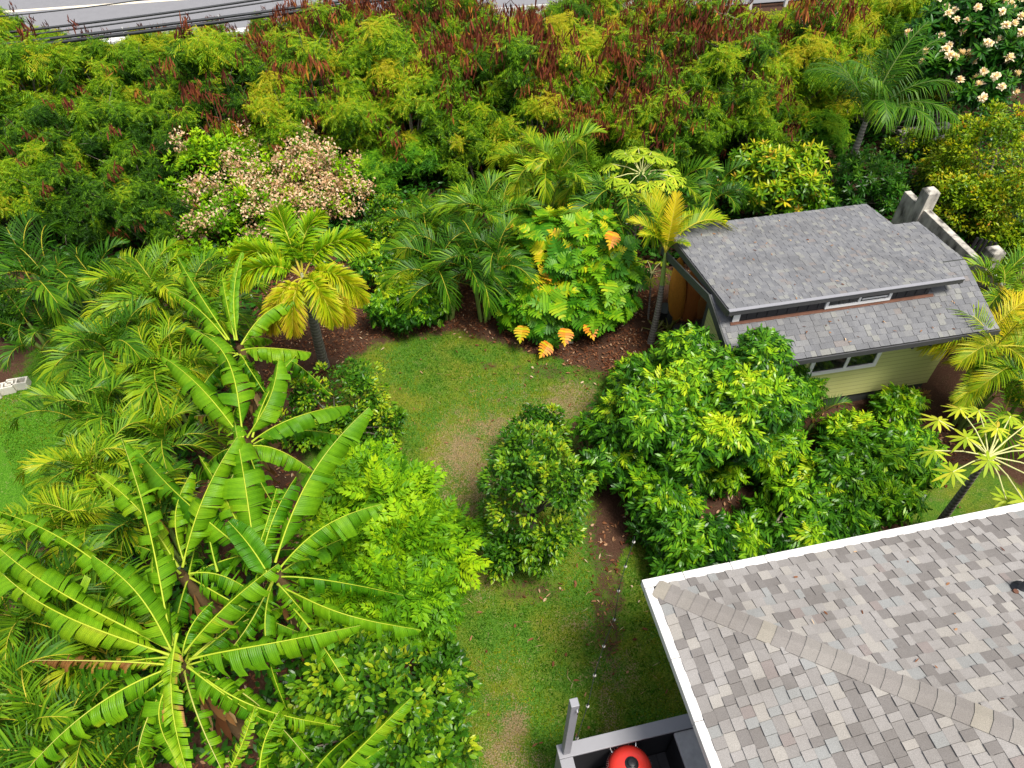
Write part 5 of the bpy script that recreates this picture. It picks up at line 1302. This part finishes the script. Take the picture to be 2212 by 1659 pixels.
# papayas
def papaya_leaf_mesh(seed):
    r = random.Random(seed); mb = MB()
    it = []
    for k in range(9):
        a = -2.35 + k * 4.7 / 8 + r.uniform(-.08, .08); L = (.32 if abs(a) < 1.2 else .25) * r.uniform(.9, 1.1)
        d = np.array([math.cos(a), math.sin(a), -.22])
        it.append((BLADE, (0, 0, 0), d, (0, 0, 1), L, .050, r.uniform(-.04, .06)))
        for sg in (-1, 1):
            for q, l2 in ((.45, .45), (.7, .34)):
                d2 = np.array([math.cos(a + sg * .62), math.sin(a + sg * .62), -.3]); it.append((BLADE, tuple(d * L * q), d2, (0, 0, 1), L * l2 * .8, .030, r.uniform(-.04, .06)))
    V, F, t0 = compose(it); mb.add(V, F, 0, .55 + t0)
    return mb.mesh('leaf', [M['papaya']])
def star_leaf_mesh(seed):
    r = random.Random(seed); mb = MB(); it = []
    for k in range(10):
        a = -2.75 + k * 5.5 / 9 + r.uniform(-.1, .1); L = (.36 if abs(a) < 1.3 else .28) * r.uniform(.8, 1.15)
        it.append((BLADE, (0, 0, 0), (math.cos(a), math.sin(a), -.35 + r.uniform(-.15, .15)), (0, 0, 1), L, .058, r.uniform(-.08, .10)))
    V, F, t0 = compose(it); mb.add(V, F, 0, .62 + t0)
    return mb.mesh('leaf', [M['papaya']])
PLEAF = [papaya_leaf_mesh(s) for s in range(3)]
SLEAF = [star_leaf_mesh(s) for s in range(3)]
def papaya(label, foot, head, leaves, tr, scale=1.0, meshes=None):
    foot, head = np.asarray(foot, float), np.asarray(head, float)
    foot[2] = -.03
    t = thing('papaya_tree', label, 'papaya tree', foot, 'papaya trees')
    ts = np.linspace(0, 1, 9)[:, None]
    mb = MB(); tube(mb, foot + (head - foot) * ts, np.linspace(tr, tr * .55, 9), 10); part('trunk', mb, [M['ring']], t, foot, True)
    for k, (az, el, L) in enumerate(leaves):
        a = R(az); d = np.array([math.cos(a) * math.cos(el), math.sin(a) * math.cos(el), math.sin(el)]); e = head + d * L - UP * .05 * L
        lf = link('leaf', (meshes or PLEAF)[k % 3], t, e - foot, (random.uniform(-.2, .2), random.uniform(.0, .4), a), scale)
        m = MB(); tube(m, np.array([(0, 0, 0), (-.5, 0, .0), (-1, 0, 0)]), .01, 5)
        m = MB(); pts = [head - foot, head - foot + d * L * .5 + UP * .03, e - foot]; tube(m, pts, [.016, .011, .008], 5, 0, .5)
        link('petiole', m.mesh('petiole', [M['petiole']], (0, 0, 0), True), t)
    return t
M['petiole'] = plain('papaya_petiole', (.50, .50, .20), .5, .3, var=.15)
hd = at(2135, 985, 2.9)
papaya('papaya tree with star-like pale leaves on bare stalks, beside the house roof', at(2022, 1140, 0) + np.array([-.0, .0, 0]), hd,
       [(15, .2, .75), (50, .35, .8), (85, .35, .75), (110, .4, .8), (140, .3, .85), (175, .1, .8), (205, .1, .75), (-95, .0, .75), (-85, .15, .85), (-50, .1, .95), (-25, .1, .8), (0, .3, .6), (65, .7, .45), (-130, .6, .35), (160, .6, .5), (35, .1, .95)], .075, scale=.80, meshes=SLEAF)
papaya('tall papaya tree with pale lobed crown above the breadfruit tree', at(1362, 560, 0), at(1385, 375, 2.6),
       [(a, e, L) for a, e, L in ((0, .2, .6), (25, .5, .6), (60, .6, .6), (95, .6, .65), (130, .5, .65), (165, .25, .7), (200, .1, .7), (235, .1, .6), (-80, .2, .55), (-40, .15, .65), (-15, .1, .75), (80, 1.1, .4), (150, .9, .5), (20, .9, .5), (50, .2, .8), (110, .2, .8), (-110, -.3, .6))], .075, scale=1.1)
papaya('small papaya seedling beside the young yellow palm', at(1400, 690, 0), at(1408, 590, 1.0), [(k * 51, .3, .38) for k in range(7)], .025, scale=.62)

# ------------------------------------------------------------------ low growth under the trees
N = 15000
ux, uy = rng.uniform(-19, 17, N), rng.uniform(3, 27, N)
us_, _ = masks(ux, uy)
dsh = np.stack([ux - sh.o[0], uy - sh.o[1]], -1); su, sv = dsh @ sh.u[:2], dsh @ sh.v[:2]
ok = (us_ > .9) & ((uy > 14.6) | (ux < -4.6) | ((ux < -1.7) & (uy < 6.2))) & ~((su > -1.2) & (su < 6) & (sv > -1.5) & (sv < 4.6)) & (uy < 27.3 + (ux + 17) * .2 - 1.2)
p0 = at(15, 785, 0); ok &= ((ux - p0[0]) ** 2 + (uy - p0[1]) ** 2) > 1.3
ok &= ~((ux > -6) & (ux < 3) & (uy < 14.6) & (uy > 6.3))
ux, uy = ux[ok], uy[ok]; k = len(ux); m_ = 9
pos = np.repeat(np.stack([ux, uy, rng.uniform(.05, .40, k)], -1), m_, 0) + rng.normal(0, .13, (k * m_, 3)) * [1, 1, .6]
pos[:, 2] = np.maximum(pos[:, 2], .03)
mb = MB(); scatter(mb, BLADE, pos, rng.normal(0, 1, pos.shape) * [1, 1, .5], rng.normal(0, .4, pos.shape) + UP, rng.uniform(.12, .26, len(pos)), np.clip(rng.normal(.3, .12, len(pos)), 0, .8), 0, rng.uniform(.04, .09, len(pos)))
o = tag(link('undergrowth', mb.mesh('undergrowth', [M['strap']])), 'low dark leafy growth covering the soil under trees and palms', 'undergrowth'); o['kind'] = 'stuff'

# ------------------------------------------------------------------ bark mulch on the bed under the palms
N = 26000
a0, a1 = at(640, 740, 0), at(1330, 760, 0)
qx = rng.uniform(-6.2, 3.6, N); qy = rng.uniform(9.5, 15.5, N)
qs, _ = masks(qx, qy)
keep = (qs > .8) & (fbm(qx * 1.5 + 3, qy * 1.5) > .36)
qx, qy = qx[keep], qy[keep]; k = len(qx); az = rng.uniform(0, 6.28, k)
mb = MB(); scatter(mb, RHOMB, np.stack([qx, qy, rng.uniform(.005, .05, k)], -1), np.stack([np.cos(az), np.sin(az), rng.normal(0, .25, k)], -1), rng.normal(0, .35, (k, 3)) + UP, rng.uniform(.03, .10, k), np.clip(rng.normal(.22, .22, k), 0, .9), 0, rng.uniform(.015, .04, k))
o = tag(link('bark_mulch', mb.mesh('bark_mulch', [M['litter']])), 'red-brown bark mulch spread under the palms and shrubs behind the lawn', 'mulch'); o['kind'] = 'stuff'

# ------------------------------------------------------------------ fallen leaves
N = 30000
lx, ly = rng.uniform(-7, 9, N), rng.uniform(3, 15, N)
ls, ld = masks(lx, ly)
keep = rng.random(N) < .015 + .5 * ls * (fbm(lx * 1.2, ly * 1.2) > .40)
lx, ly = lx[keep], ly[keep]; k = len(lx)
mb = MB(); az = rng.uniform(0, 6.28, k)
scatter(mb, OVAL, np.stack([lx, ly, rng.uniform(.02, .05, k)], -1), np.stack([np.cos(az), np.sin(az), rng.normal(0, .15, k)], -1), rng.normal(0, .25, (k, 3)) + UP, rng.uniform(.05, .12, k), rng.random(k) ** 1.5, 0, rng.uniform(.02, .05, k))
az = rng.uniform(0, 6.28, 200); px_, py_ = rng.uniform(-2, 3.5, 200), rng.uniform(4, 11, 200)
scatter(mb, RHOMB, np.stack([px_, py_, 0 * px_ + .06], -1), np.stack([np.cos(az), np.sin(az), 0 * az], -1), np.tile(UP, (200, 1)), rng.uniform(.06, .2, 200), .8, 0, .007)
rp = []                                                # a few blown on to the roofs
for _ in range(46):
    uu, vv = rng.uniform(.2, 4.5), rng.uniform(.8, 3.7); rp.append(sh(uu, vv, ZF + (ZB - ZF) * (vv - F0) / (B0 - F0) + .03))
for _ in range(30):
    uu, vv = rng.uniform(.2, 5.2), rng.uniform(.05, .7); rp.append(sh(uu, vv, ZE + SLF * vv + .03))
for _ in range(26):
    bb = rng.uniform(.1, 3); aa = bb + rng.uniform(.1, 4); rp.append(ho(aa, -bb, ZH + SH * bb + .03))
rp = np.array(rp); k = len(rp); az = rng.uniform(0, 6.28, k)
scatter(mb, OVAL, rp, np.stack([np.cos(az), np.sin(az), 0 * az], -1), rng.normal(0, .2, (k, 3)) + UP, rng.uniform(.03, .09, k), rng.random(k), 0, rng.uniform(.012, .03, k))
o = tag(link('leaf_litter', mb.mesh('leaf_litter', [M['litter']])), 'brown fallen leaves and straw scattered over soil and lawn', 'litter'); o['kind'] = 'stuff'
